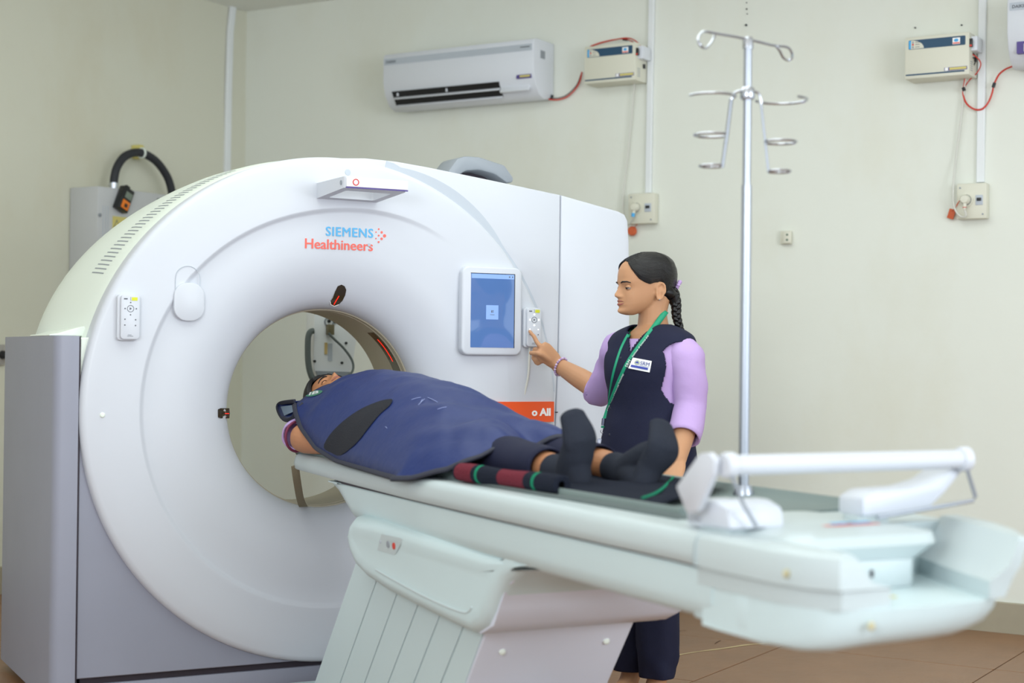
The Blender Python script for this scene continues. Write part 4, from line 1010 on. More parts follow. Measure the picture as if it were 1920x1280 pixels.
rb_ = ribbon([(1190, 612), (1178, 628), (1166, 652), (1157, 678), (1150, 704), (1146, 726), (1142, 752)], [5, 6.5, 7, 7, 6.5, 6, 5])
ly = mk('lanyard', grid(ra), m_green, Wm, sharp=180); md = ly.modifiers.new('s', 'SOLIDIFY'); md.thickness = .0012
l2 = mk('lanyard', grid(rb_), m_green, Wm, sharp=180); md = l2.modifiers.new('s', 'SOLIDIFY'); md.thickness = .0012
def along(rows, s, size, start, lab=None):
    pts = [r[1] for r in rows]; L = [0]
    for a, b in zip(pts, pts[1:]): L.append(L[-1]+(b-a).length)
    raw = text(s, size, lambda x, y, z: Vector((x, y, z)), .0, .0003, 1.1)
    def fn(v):
        t = L[-1]-(start+v.x)
        i = max(0, min(len(pts)-2, int(np.searchsorted(L, t))-1)); f = (t-L[i])/(L[i+1]-L[i]); p = pts[i]+(pts[i+1]-pts[i])*f
        ud = (pts[i]-pts[i+1]).normalized(); r_ = rows[i]; side = (r_[0]-r_[2]).normalized(); n_ = Vector((0, -1, 0))
        return p+side*(v.y-size*.33)*-1*SGN-Vector((0, .0022+v.z, 0))
    return [fn(v) for v in raw[0]], raw[1]
SGN = 1 if (ra[10][0]-ra[10][2]).x > 0 else -1
for s_, st, sz in (('SRM', .030, .015), ('Institute of Science and Technology', .072, .0085), ('SRM', .235, .014), ('Institute of Science and', .275, .0085)):
    o = mk('lanyard_print', along(ra, s_, sz, st), m_pwhite, Wm, flat=True); o.parent = ly
def vhit(px, py): q = on_v(px, py, 0); return (VF.wor(q)-CAMP).dot(fw) if q is not None else 5.36
dcl = (VF.wor(ra[-1][1])-CAMP).dot(fw)
o = mk('lanyard_clasp', tube([PV(1133, 784, dcl), PV(1131.5, 797, dcl)], .0085, 10), m_chrome, Wm); o.parent = ly
o = mk('lanyard_tab', box(*PV(1131.5, 800, dcl), .017, .006, .008, .001), m_green, Wm); o.parent = ly
o = mk('lanyard_ring', tube([PV(1131.5+5.5*math.cos(t), 808+4.5*math.sin(t), dcl) for t in [2*math.pi*k/18 for k in range(18)]], .0011, 6, True), m_chrome, Wm); o.parent = ly
o = mk('lanyard_hook', limb([PV(1131, 812, dcl), PV(1130.5, 820, dcl)], [.0035, .003], 8), m_chrome, Wm); o.parent = ly
q = PV(1129.5, 838, dcl)
o = mk('identity_card', box(q.x, q.y, q.z, .034, .004, .058, .003), mat('card_sleeve', (176, 182, 206), .25), Wm); o.parent = ly
o = mk('card_print', box(q.x, q.y-.0024, q.z-.004, .022, .0006, .034), mat('card_face', (190, 190, 182), .5), Wm, flat=True); o.parent = ly
# name badge
B4 = [(1186.5, 670), (1221.5, 676.5), (1217.5, 698), (1178, 690)]
dB = vhit(1200, 684)-.008
def bq(u, v, lift=0):
    a = Vector(B4[3])*(1-u)+Vector(B4[2])*u; b = Vector(B4[0])*(1-u)+Vector(B4[1])*u; p = a*(1-v)+b*v
    return PV(p.x, p.y, DBC[0]*(1-u)+DBC[1]*u-lift)
DBC = (min(vhit(1182, 676), vhit(1182, 688))-.010, min(vhit(1219, 680), vhit(1216, 696))-.010)
n_ = 6; rws = [[bq(i/n_, j/n_) for i in range(n_+1)] for j in range(n_+1)]
bd_ = mk('name_badge', grid(rws), m_pwhite, Wm, flat=True); md = bd_.modifiers.new('s', 'SOLIDIFY'); md.thickness = .003
def btext(s, u0, u1, v0, cap, m__, off=0):
    raw = text(s, 1, lambda x, y, z: Vector((x, y, z)), off, .001); mn = min(v.x for v in raw[0]); mx = max(v.x for v in raw[0])
    g = [bq(u0+(v.x-mn)/(mx-mn)*(u1-u0), v0+v.y/.73*cap, .003) for v in raw[0]], raw[1]
    o = mk('badge_print', g, m__, Wm, flat=True); o.parent = bd_
m_bblue = mat('badge_blue', (60, 74, 168), .5)
btext('SRM', .46, .93, .50, .34, m_bblue, .0)
def bpoly(pts, m__, l=.003):
    o = mk('badge_print', ([bq(u, v, l) for u, v in pts], [tuple(range(len(pts)))]), m__, Wm, flat=True); o.parent = bd_
bpoly([(.07, .17), (.90, .17), (.90, .36), (.07, .36)], m_bblue)
bpoly([(.30+.13*math.cos(t), .64+.22*math.sin(t)) for t in [2*math.pi*k/20 for k in range(20)]], mat('badge_seal', (182, 190, 170), .6), .0026)
bpoly([(.22, .58), (.38, .58), (.38, .66), (.30, .76), (.22, .66)], m_bblue, .0032)
bpoly([(.42, .41), (.93, .41), (.93, .445), (.42, .445)], m_grey)
for px, py in ((1164.5, 671.5), (1146, 765), (1144, 815)):
    q = on_v(px, py, .004)
    if q is not None: mk('waistcoat_button', ellipsoid(q, (.0055, .0035, .0055), 12), m_pipe, Wm)
mk('earring', ellipsoid(hf(Vector((.000, .081, .046))), (.0022,)*3, 8), m_steel, Wm)
# ------------------------------------------------------------------ patient
Pt = thing('person', 'patient lying on the scanner table under the blue apron, grey socks on', 'person', GF, (.05, -.9, .86)); Pt['skin'] = m_skin2
PX = .03
pf = frame_fn((PX-.042, -.108, .982), (-.14, -.10, 1), (1, 0, .14), (0, 1, .10), 1.0)  # face up, crown towards the gantry
# head frame: f = up, l = across, u = towards crown
parts = [xf(head_geo(), pf)]+[xf(g, pf) for s in (1, -1) for g in ear_geo(s)]
parts += [limb([(PX, -.10, .945), (PX, -.20, .935)], [(.052, .052), (.058, .055)], 18)]
parts += [limb([(PX, -.20, .93), (PX, -.30, .94), (PX, -.5, .95), (PX, -.7, .94), (PX, -.86, .925)], [(.10, .06), (.155, .08), (.145, .095), (.13, .085), (.12, .065)], 26)]
parts += [limb([(-.13, -.27, .93), (-.165, -.22, .915), (-.200, -.16, .905), (-.20, -.32, .895), (-.16, -.45, .90)][1:2]+[(-.203, -.23, .895), (-.180, -.40, .888), (-.13, -.60, .92)], [(.05, .05), (.046, .046), (.034, .034), (.03, .03)], 18)]
parts += [limb([(.22, -.26, .93), (.27, -.42, .91), (.24, -.62, .93)], [.048, .042, .032], 16)]
legs = [((-.055, -.88, .915), (-.055, -1.25, .905), (-.045, -1.55, .893), (-.035, -1.735, .878)), ((.115, -.88, .915), (.125, -1.25, .905), (.14, -1.50, .895), (.155, -1.70, .880))]
for L_ in legs: parts += [limb(list(L_), [.058, .050, .046, .036], 18)]
feet = []
def foot(an, toe, heel, ball):
    return [limb([an, (Vector(an)+Vector(heel))/2, heel], [(.034, .034), (.036, .036), (.030, .030)], 16, up=(1, 0, 0)),
            limb([heel, (Vector(heel)*.55+Vector(ball)*.45)+Vector((0, .012, 0)), ball, toe], [(.030, .032), (.032, .031), (.044, .024), (.033, .017)], 20, up=(0, 1, 0)),
            limb([an, (Vector(an)+Vector(ball))/2+Vector((0, -.004, .004)), ball], [(.040, .042), (.042, .038), (.040, .026)], 16, up=(0, 1, 0))]
f1 = foot((-.035, -1.735, .878), (-.055, -1.775, 1.028), (-.035, -1.775, .866), (-.042, -1.790, .970))
def gpx(px, py, x): return tuple(on(px, py, GF, 0, x))
f2 = foot((.155, -1.70, .882), gpx(1240, 800, .185), gpx(1208, 908, .125), gpx(1243, 842, .165))
pbody = remesh(parts+f1+f2, .0042, 2, .5)
mk('body', pbody, m_skin2, Pt, sharp=180)
face_parts(Pt, pf, closed=True)
hh = mk('hair', xf(hair_geo([(0, .172), (30, .165), (50, .14), (65, .115), (80, .105), (95, .10), (110, .06), (180, .04)], .020), pf), m_hair, Pt, sharp=180); add_uv(hh)
for k in range(26):
    a = random.uniform(-1.3, 1.3); p0 = pf(Vector((.05*math.cos(a)+.02, .06*math.sin(a), .185))); d = Vector((.3*math.sin(a), .6, random.uniform(-.3, .5)))
    mk('hair_lock', tube(smooth([p0, p0+d*.018+Vector((0, 0, .006)), p0+d*.034+Vector((0, 0, -.004))], 3), [.0022, .002, .002, .0018, .0015, .001, .0008], 5), m_hair, Pt)
def sock(fparts, cuff, an):
    g = [limb([cuff, an], [(.040, .040), (.038, .038)], 18)]+fparts
    return remesh([xf(x, lambda v: v) for x in g], .0042, 3, .6)
def inflate(geo, d):
    me = bpy.data.meshes.new('t'); me.from_pydata(geo[0], [], geo[1]); fixn(me); out = [v.co+v.normal*d for v in me.vertices]; bpy.data.meshes.remove(me); return out, geo[1]
mk('sock', inflate(sock(f1, (-.040, -1.66, .885), (-.035, -1.735, .878)), .0035), m_sock, Pt, sharp=180)
mk('sock', inflate(sock(f2, (.150, -1.645, .885), (.155, -1.70, .880)), .0035), m_sock, Pt, sharp=180)
for L_, s in zip(legs, (0, 1)):
    pts = smooth([Vector(L_[0])+Vector((0, .1, 0)), L_[0], L_[1], Vector(L_[1])*.4+Vector(L_[2])*.6, Vector(L_[2])+Vector((0, -.085, -.004))], 6); rows = []
    for i, p in enumerate(pts):
        f = i/(len(pts)-1); r = np.interp(f, [0, .45, .62, .75, 1], [.050, .052, .066, .070, .060]); row = []
        for k in range(30):
            a = 2*math.pi*k/30; d = Vector((math.cos(a), 0, math.sin(a)*.88)); q = p+d*r; q.z = max(q.z, .853)
            row.append(q+d*.006*noise.noise(Vector((q.x*9, q.y*12+s*4, q.z*9))))
        rows.append(row)
    rows.append([pts[-1]+(p-pts[-1])*.93 for p in rows[-1]]); rows.append([p+Vector((0, .05, 0)) for p in rows[-1]])
    mk('trouser_leg', grid(rows, True), m_navy, Pt, sharp=180)
slv = [Vector((-.17, -.14, .925)), Vector((-.205, -.165, .905)), Vector((-.215, -.205, .900))]
mk('sleeve', sleeve([(-.14, -.12, .93), (-.185, -.135, .908), (-.207, -.165, .900)], [.050, .052, .050], seed=3), m_lilac, Pt, sharp=180)
cf = [Vector((-.207, -.175, .900))+Vector((math.cos(t)*.9, .3*math.cos(t), math.sin(t)))*.050 for t in [2*math.pi*k/24 for k in range(24)]]
mk('sleeve_trim', tube(cf, .0045, 8, True), m_plum, Pt)
# ------------------------------------------------------------------ lead apron
YS = [-.10, -.155, -.235, -.315, -.45, -.65, -.95, -1.2]
XN = [-.185, -.202, -.216, -.230, -.240, -.247, -.262, -.285]; ZN = [1.0, .974, .936, .917, .873, .846, .836, .832]
ZT = {'y': [-.08, -.2, -.34, -.52, -.77, -1.0, -1.2, -1.42], 'z': [1.100, 1.113, 1.118, 1.117, 1.092, 1.044, .998, .960]}
def prof(y, n=40):
    xn, zn = np.interp(-y, [-a for a in YS], XN), np.interp(-y, [-a for a in YS], ZN); zt_ = np.interp(-y, [-a for a in ZT['y']], ZT['z'])
    xc = .03; xr = .33 if y > -.8 else .33+.03*(y+.8); zr = zn+.0; out = []; hh_ = max(0, min(1, (-y-.09)/.22)); pe = 1.18+.92*hh_; pq = 1.0-.28*hh_
    for k in range(n+1):
        t = k/n
        if t < .55:
            u = 1-t/.55; x = xc+(xn-xc)*u; z = zn+(zt_-zn)*(1-u**pe)**(pq)
        else:
            u = (t-.55)/.45; x = xc+(xr-xc)*u; z = zr+(zt_-zr)*(1-u**pe)**(pq)
        out.append(Vector((x, y, z)))
    return out
BE = [(-.300, -1.205, .832), (-.262, -1.30, .842), (-.20, -1.40, .872), (-.14, -1.435, .905), (-.07, -1.43, .935), (0, -1.40, .930), (.05, -1.37, .915), (.11, -1.40, .940), (.18, -1.42, .940), (.25, -1.38, .905), (.33, -1.25, .85)]
be = smooth([Vector(p) for p in BE], 4); BEi = [be[int(round(k/40*(len(be)-1)))] for k in range(41)]
rows = []
for k in range(46):
    y = -.10-(1.10)*k/45; r = prof(y)
    if k < 8:  # neckline: edge rises over the shoulder and dips at the throat
        f = 1-k/8
        r = [p+Vector((0, f*(.035*gs(p.x+.11, .07)-.02*gs(p.x-.03, .06)), -f*.012*gs(p.x-.03, .07))) for p in r]
    rows.append(r)
base = rows[-1]
for k in range(1, 15):
    f = k/14; r = []
    for j in range(41):
        a, b = base[j], BEi[j]; p = a*(1-f)+b*f
        hump = Vector((0, 0, .012*math.sin(math.pi*f)*math.sin(math.pi*j/40)))
        lg = .012*math.sin(math.pi*f)*(gs(p.x+.05, .05)+gs(p.x-.13, .05)-gs(p.x-.04, .04)); r.append(p+hump+Vector((0, 0, lg)))
    rows.append(r)
for i, r in enumerate(rows):
    for j, p in enumerate(r):
        if 0 < j < 40:
            e = min(1, j/6, (40-j)/6); a = noise.noise(Vector((p.x*7, p.y*3.2, 1.3)))*.010+noise.noise(Vector((p.x*16+p.y*9, p.y*7, 5)))*.006+abs(noise.noise(Vector((p.x*11-p.y*6, p.y*5+p.x*4, 9))))*.008
            a += .006*math.sin(p.y*26+p.x*34)*gs(p.y+1.05, .2)*gs(p.x+.05, .15); r[j] = p+Vector((0, 0, a*e))
ap = grid(rows)
AP = thing('lead_apron', 'blue lead apron with black edging spread over the lying patient', 'lead apron', GF, (.03, -.7, .86))
o = mk('apron_sheet', ap, m_apron, AP, sharp=180); md = o.modifiers.new('s', 'SOLIDIFY'); md.thickness = .005; md.offset = 1
T_ap = bvh(ap)
edge = [r[0] for r in rows]+rows[-1][1:]
up_ = [p+Vector((0, 0, .003)) for p in edge]
mk('edge_piping', tube([p+Vector((-.002, -.001, .002)) for p in up_], 1, 8, flat=((-.75, -.1, .65), .0085, .004)), m_pipe, AP, sharp=180)
mk('edge_piping', tube([p+Vector((0, 0, .003)) for p in rows[0][8:34]], .0035, 6), m_pipe, AP)
leaf = [(738, 752), (733, 763), (715, 779), (695, 803), (672, 832), (643, 854), (626, 850), (611, 840), (618, 822), (634, 803), (655, 785), (680, 769), (708, 757), (726, 752)]
lf = smooth([Vector((a, b, 0)) for a, b in leaf], 3, True)
mk('velcro_patch', decal([(p.x, p.y) for p in lf], T_ap, GF, .0075, 6), m_velcro, AP, sharp=180)
lg_ = [(591+16*math.cos(t), 740+4.6*math.sin(t)-.24*17*math.cos(t)) for t in [2*math.pi*k/24 for k in range(24)]]
mk('round_logo', decal(lg_, T_ap, GF, .0065, 3), mat('logo_green', (60, 118, 96), .6), AP)
def ap_text(s, px, py, w_, h_, slope):
    raw = text(s, 1, lambda x, y, z: Vector((x, y, 0)), .03, .0); mn = min(v.x for v in raw[0]); mx = max(v.x for v in raw[0])
    out = []
    for v in raw[0]:
        u = (v.x-mn)/(mx-mn)*w_; out.append(hit(T_ap, GF, px+u+v.y*h_*.5, py-v.y/.73*h_+slope*u, .0085))
    return out, raw[1]
tx_ = ap_text('IB', 581, 744.5, 19, 5.5, -.24)
if all(v is not None for v in tx_[0]): mk('logo_letters', tx_, m_pwhite, AP, flat=True)
for a, b in (((786, 762), (797, 751)), ((803, 748), (821, 757)), ((773, 752), (790, 748)), ((822, 770), (838, 766)), ((725, 802), (728, 805)), ((790, 757), (793, 752))):
    p0, p1 = hit(T_ap, GF, *a, .006), hit(T_ap, GF, *b, .006)
    if p0 and p1: mk('scuff', tube([p0, (p0+p1)/2+Vector((0, 0, .001)), p1], .0009, 5), mat('scuff_pale', (150, 160, 205), .8), AP)
# folded shoulder tab sticking out past the near shoulder
tp = [PT_ for PT_ in [on(553, 752, GF, 0, -.14), on(535, 754, GF, 0, -.14), on(524, 757, GF, 0, -.145), on(521, 764, GF, 0, -.15), on(525, 776, GF, 0, -.16), on(532, 785, GF, 0, -.17), on(540, 787, GF, 0, -.18), on(549, 783, GF, 0, -.19)]]
tpS = smooth(tp, 4)
ctr_ = on(575, 752, GF, 0, -.12)
rws = []
for p in tpS:
    inn = p+(ctr_-p).normalized()*min(.14, (ctr_-p).length*.9)+Vector((.04, -.02, 0)); rws.append([p*(1-k/5)+inn*(k/5)+Vector((0, 0, .004*math.sin(math.pi*k/5))) for k in range(6)])
o = mk('shoulder_tab', grid(rws), m_apron, AP, sharp=180); md = o.modifiers.new('s', 'SOLIDIFY'); md.thickness = .004
mk('edge_piping', tube(tpS+[on(556, 772, GF, 0, -.19), on(569, 756, GF, 0, -.17)], 1, 8, flat=((.3, 1, 0), .0075, .004)), m_pipe, AP, sharp=180)
mk('tab_lining', grid([[on(526, 762, GF, 0, -.150), on(556, 758, GF, 0, -.150)], [on(533, 779, GF, 0, -.168), on(549, 772, GF, 0, -.168)]]), mat('lining_grey', (112, 128, 146), .8), AP)
# ------------------------------------------------------------------ blanket under the legs
BK = thing('blanket', 'dark checked woollen blanket rolled along the table edge under the feet', 'blanket', GF, (-.15, -1.5, .86))
def rollc(f): return Vector((-.205+.0*f, -1.30-.50*f, .878-.002*f))
segs = [(0, .02, m_plaidD), (.02, .20, m_plaidR), (.20, .24, m_plaidD), (.24, .265, m_plaidG), (.265, .46, m_plaidD), (.46, .72, m_plaidR), (.72, .80, m_plaidD), (.80, .825, m_plaidG), (.825, 1.0, m_plaidD)]
a_ = on(862, 884, GF, 0, -.20); b_ = on(1052, 909, GF, 0, -.175)
for f0, f1_, mm in segs:
    pts = [a_+(b_-a_)*(f0+(f1_-f0)*k/6) for k in range(7)]
    pr = [(.0235+.002*math.sin(9*(f0+(f1_-f0)*k/6))) for k in range(7)]
    mk('rolled_edge', tube(pts, pr, 16, cap=(f0 == 0)), mm, BK, sharp=180)
for rr_ in (.020, .0135):
    sp_ = [b_+Vector((math.cos(t)*rr_, -.002, math.sin(t)*rr_)) for t in [2*math.pi*k/18 for k in range(18)]]
    mk('roll_end', tube(sp_, .0045, 6, True), m_plaidD, BK)
mk('roll_core', lathe([(0, .03), (.0205, .03), (.0215, -.0)], b_, 'y', 16), mat('roll_dark', (14, 14, 20), 1), BK)
rows = []
for i in range(22):
    f = i/21; y = -1.25-.72*f; r = []
    for j in range(25):
        g_ = j/24; x = -.172+.455*g_; z = .853+.010*noise.noise(Vector((x*9, y*7, 2)))+.004
        z += (.050*gs(y+1.99, .10)*gs(x-.27, .12)) + .020*gs(y+2.1, .08)*gs(x-.12, .14)
        yy = y-.38*(1-g_)*f*f; r.append(Vector((x, yy, z)))
    rows.append(r)
o = mk('blanket_sheet', grid(rows), m_plaidD, BK, sharp=180); md = o.modifiers.new('s', 'SOLIDIFY'); md.thickness = .006; md.offset = 1
T_bk = bvh(grid(rows))
ln_ = [hit(T_bk, GF, *p, .008) for p in ((1284, 877), (1272, 884), (1262, 900), (1245, 920), (1225, 933), (1205, 940))]
ln_ = [p for p in ln_ if p is not None]
if len(ln_) > 2: mk('green_stripe', tube(smooth(ln_, 4), .0035, 6), m_plaidG, BK)
# ================================================================== WALL FITTINGS
def wq(px, py, off=.0): return on(px, py, WF, 1, Y1-off)
def aircon(x0, z0, z1, label, group, L=.93, full=True):
    A = thing('air_conditioner', label, 'air conditioner', WF, (x0+L/2, Y1, z0), group)
    d = .21; H_ = z1-z0
    pr = [(Y1-.004, z0+.012), (Y1-.10, z0), (Y1-.150, z0+.020), (Y1-.190, z0+.075), (Y1-.208, z0+.14), (Y1-d, z1-.03), (Y1-.200, z1-.008), (Y1-.17, z1), (Y1-.004, z1)]
    mk('housing', prism(pr, YZ, x0, x0+L, .008, 2, 'ab'), m_acw, A, sharp=40)
    mk('top_band', prism([(Y1-d-.0015, z1-.065), (Y1-d-.0015, z1-.032), (Y1-d+.002, z1-.032), (Y1-d+.002, z1-.065)], YZ, x0+.012, x0+L-.010), m_accent, A, flat=True)
    raw = text('DAIKIN', .019, lambda x, y, z: Vector((x0+.022+x, Y1-d-.002-z, z1-.056+y)), .0003); mk('lettering', raw, m_ink, A, flat=True)
    mk('band_mark', box(x0+L-.05, Y1-d-.002, z1-.046, .055, .001, .005), m_ink, A, flat=True)
    def fr_(t): # point on the lower front curve
        a, b = (Y1-.200, z0+.092), (Y1-.150, z0+.018); return (a[0]+(b[0]-a[0])*t, a[1]+(b[1]-a[1])*t)
    if full:
        p = [fr_(0.02), fr_(.95)]
        mk('outlet', prism([(p[0][0]-.004, p[0][1]), (p[1][0]-.004, p[1][1]-.002), (p[1][0]+.03, p[1][1]+.01), (p[0][0]+.03, p[0][1])], YZ, x0+.055, x0+.72), m_black, A, flat=True)
        for t in (.46, .96):
            q = fr_(t); mk('louvre', box(x0+.39, q[0]-.010, q[1]-.002, .66, .016, .006, .002, rot=Matrix.Rotation(math.radians(40), 4, 'X')), m_acw, A)
        for xx in (.09, .40): q = fr_(.25); mk('louvre_pin', box(x0+xx, q[0]-.008, q[1], .008, .01, .018, .002), m_acw, A)
        mk('side_label', box(x0+L+.0005, Y1-.12, z1-.075, .001, .045, .04), m_grey, A, flat=True)
        mk('sticker', box(x0+L-.060, Y1-.199, z0+.105, .085, .012, .018, rot=Matrix.Rotation(math.radians(-12), 4, 'X')), m_purple, A, flat=True)
        mk('sticker', box(x0+L-.052, Y1-.2005, z0+.105, .06, .012, .010, rot=Matrix.Rotation(math.radians(-12), 4, 'X')), m_yel, A, flat=True)
        mk('corner_panel', box(x0+.81, Y1-.180, z0+.058, .17, .012, .055, .002, rot=Matrix.Rotation(math.radians(-34), 4, 'X')), m_acw, A)
    else:
        mk('outlet', box(x0+.10, Y1-.185, z0+.075, .12, .03, .05), m_purple, A)
        mk('louvre', box(x0+.12, Y1-.198, z0+.072, .10, .02, .035, .003), m_acw, A)
    return A
aircon(-5.02, 2.475, 2.772, 'white split air conditioner above the scanner with its louvre open', 'wall air conditioners')
q = on(1889, 0, WF, 1, Y1-.2); q2 = on(1889, 128, WF, 1, Y1-.15)
aircon(q.x, q2.z, q2.z+.297, 'white air conditioner cut off by the right edge of the picture', 'wall air conditioners', full=False)
def stabil(x0, z0, label, w_=.285, h_=.185):
    A = thing('voltage_stabilizer', label, 'voltage stabilizer', WF, (x0+w_/2, Y1, z0), 'voltage stabilizers on the wall')
    f = Y1-.135
    mk('case', box(x0+w_/2, Y1-.0675, z0+h_/2, w_, .135, h_, .005, 2), m_ivory, A)
    def pn(u0, u1, v0, v1, m__, l=.001, n='printed_panel', r=.0): mk(n, prism(rrect(x0+u0*w_, z0+v0*h_, x0+u1*w_, z0+v1*h_, r or .0008, 3), XZ, f-l, f+.001), m__, A, flat=True)
    pn(.06, .94, .70, .92, m_teal, r=.004)
    pn(.065, .10, .71, .91, m_sky, .0015)
    mk('printed_panel', prism([(x0+.10*w_, z0+.71*h_)]+[(x0+(.10+.20*math.sin(t))*w_, z0+(.71+.20*math.cos(t))*h_) for t in [math.radians(90-90*k/10) for k in range(11)]], XZ, f-.002, f), m_ivory, A, flat=True)
    for v, mm in ((.86, m_grey), (.81, m_red), (.75, m_grey)):
        mk('indicator', lathe([(0, -.003), (.0042, -.0025), (.0042, 0)], (x0+.13*w_, f-.001, z0+v*h_), 'y', 12), mm, A)
        pn(.165, .235, v-.006, v+.006, m_ink, .0025, 'print')
    pn(.745, .86, .735, .885, m_pwhite, .0015)
    mk('printed_panel', prism(circ(x0+.80*w_, z0+.825*h_, .010, 16, .007), XZ, f-.002, f), m_sky, A, flat=True)
    pn(.75, .855, .745, .775, m_coral, .002)
    pn(.02, .93, .075, .11, m_teal)
    pn(.62, .97, .12, .20, m_purple); pn(.63, .68, .125, .195, m_pwhite, .0015); pn(.70, .96, .135, .19, m_yel, .0015)
    mk('breaker', box(x0+w_+.014, Y1-.070, z0+.74*h_, .028, .085, .062, .003), m_acw, A)
    mk('breaker_switch', box(x0+w_+.006, Y1-.128, z0+.74*h_, .012, .012, .036, .001), m_black, A)
    mk('breaker_switch', box(x0+w_+.006, Y1-.1345, z0+.67*h_, .010, .004, .008), m_red, A)
    mk('cord_gland', box(x0+w_+.004, Y1-.05, z0+.42*h_, .010, .014, .022, .002), m_black, A)
    for k in range(5): mk('side_slot', box(x0+w_+.0002, Y1-.10, z0+(.12+.05*k)*h_, .0012, .03, .003), m_grey, A, flat=True)
    return A
q = on(1095, 158, WF, 1, Y1-.135); stabil(q.x, q.z, 'cream voltage stabilizer box right of the long air conditioner')
q = on(1696, 149, WF, 1, Y1-.135); stabil(q.x, q.z, 'cream voltage stabilizer box near the top right corner')
def sbox(px0, py0, px1, py1, label, plug, right):
    a = on(px0, py1, WF, 1, Y1-.05); b = on(px1, py0, WF, 1, Y1-.05); cx_, cz_ = (a.x+b.x)/2, (a.z+b.z)/2; w_, h_ = b.x-a.x, b.z-a.z
    A = thing('switch_box', label, 'socket', WF, (cx_, Y1, a.z), 'socket boxes with round plugs')
    mk('cover', box(cx_, Y1-.025, cz_, w_, .05, h_, .006, 2), m_ivory, A)
    mk('socket_ring', lathe([(.030, -.004), (.030, .004), (.024, .004), (.024, -.004), (.030, -.004)], (cx_-w_*.17, Y1-.052, cz_+.005), 'y', 28), m_ivory, A)
    mk('socket_shade', lathe([(0, 0), (.0295, 0)], (cx_-w_*.17, Y1-.0512, cz_+.005), 'y', 28), m_grey, A)
    mk('switch_plate', box(cx_+w_*.26, Y1-.051, cz_+.003, w_*.24, .004, h_*.28, .001), m_accent, A)
    mk('switch', box(cx_+w_*.26, Y1-.055, cz_+.006, w_*.15, .006, h_*.09, .001), m_black, A)
    for sx, sz in ((-1, 1), (1, -1)): mk('screw', lathe([(0, -.002), (.004, -.002), (.004, .001)], (cx_+sx*w_*.38, Y1-.0505, cz_+sz*h_*.38), 'y', 10), m_grey, A)
    c_ = Vector((cx_-w_*.17, Y1-.06, cz_+.006))
    B = thing('plug', plug, 'plug', WF, c_)
    mk('plug_body', lathe([(0, -.028), (.016, -.027), (.021, -.018), (.021, .008), (0, .009)], c_, 'y', 22), m_ivory, B)
    mk('plug_neck', limb([c_+Vector((0, -.014, -.012)), c_+Vector((-.001 if right else -.006, -.016, -.042))], [.010, .007], 12), m_ivory, B)
    if right: mk('neck_band', tube([c_+Vector((0, -.016, -.034)), c_+Vector((0, -.016, -.037))], .0086, 12), m_red, B)
    else: mk('neck_band', tube([c_+Vector((-.004, -.016, -.030)), c_+Vector((-.006, -.016, -.048))], .0088, 12), m_sky, B)
    return c_
pl = sbox(1177, 361, 1227, 420, 'socket box just right of the scanner corner', 'round plug with a blue neck beside the scanner corner', False)
pr_ = sbox(1793, 342, 1850, 411, 'socket box below the right voltage stabilizer', 'round ivory plug with a red neck band at the right', True)
def wire(pts, r, mm, name, label, cat, off=.04, k=6, fin=None, group=None):
    P_ = [on(a, b, WF, 1, Y1-(c[0] if c else off)) for a, b, *c in pts]
    if fin is not None: P_.append(fin)
    o = single(name, tube(smooth(P_, k), r, 8), mm, label, cat, WF, P_[0], group); return o
wire([(1193, 118, .05), (1190, 150, .03), (1184, 220, .02), (1176, 300, .02), (1169, 360, .02), (1168, 400, .03), (1176, 420, .04), (1186, 412, .06)], .0042, m_cord, 'power_cord', 'white power cord hanging from the left stabilizer to its socket', 'cord', fin=pl+Vector((-.006, -.016, -.046)))
wire([(1811, 118, .05), (1813, 128, .04), (1808, 165, .02), (1802, 220, .02), (1793, 290, .02), (1788, 340, .05), (1787, 375, .06), (1792, 395, .06), (1802, 406, .065), (1811, 404, .07)], .0045, m_cord, 'power_cord', 'white power cord hanging from the right stabilizer to its socket', 'cord', fin=pr_+Vector((-.001, -.016, -.044)))
def harness(name, label, runs, tapes, off):
    A = thing(name, label, 'wires', WF, off)
    for pts, r, mm in runs: mk('wire', tube(smooth([on(a, b, WF, 1, Y1-c) for a, b, c in pts], 6), r, 7), mm, A)
    for a, b in tapes: mk('tape', tube([on(*a, WF, 1, Y1-.03), on(*b, WF, 1, Y1-.03)], .0075, 8), m_tape, A)
harness('wire_run', 'red and black wires between the long air conditioner and left stabilizer',
    [([(1029, 186, .08), (1045, 187, .04), (1062, 182, .02), (1076, 170, .02), (1086, 155, .02), (1091, 135, .008)], .0038, m_red),
     ([(1030, 184, .08), (1046, 184, .045), (1061, 179, .025), (1074, 168, .025), (1083, 156, .02), (1089, 140, .008)], .0024, m_tape),
     ([(1106, 88, .02), (1125, 81, .02), (1150, 75, .03), (1175, 71, .05), (1192, 77, .08), (1202, 90, .09), (1201, 102, .085)], .0030, m_red),
     ([(1108, 86, .02), (1128, 79, .02), (1152, 74, .03), (1173, 73, .05), (1188, 80, .08), (1199, 90, .09), (1201, 100, .085)], .0022, m_red),
     ([(1168, 73, .04), (1184, 77, .06), (1196, 86, .08), (1201, 97, .085)], .0026, m_tape)], [((1168, 73), (1176, 74)), ((1033, 186), (1036, 178))], (-3.9, Y1, 2.4))
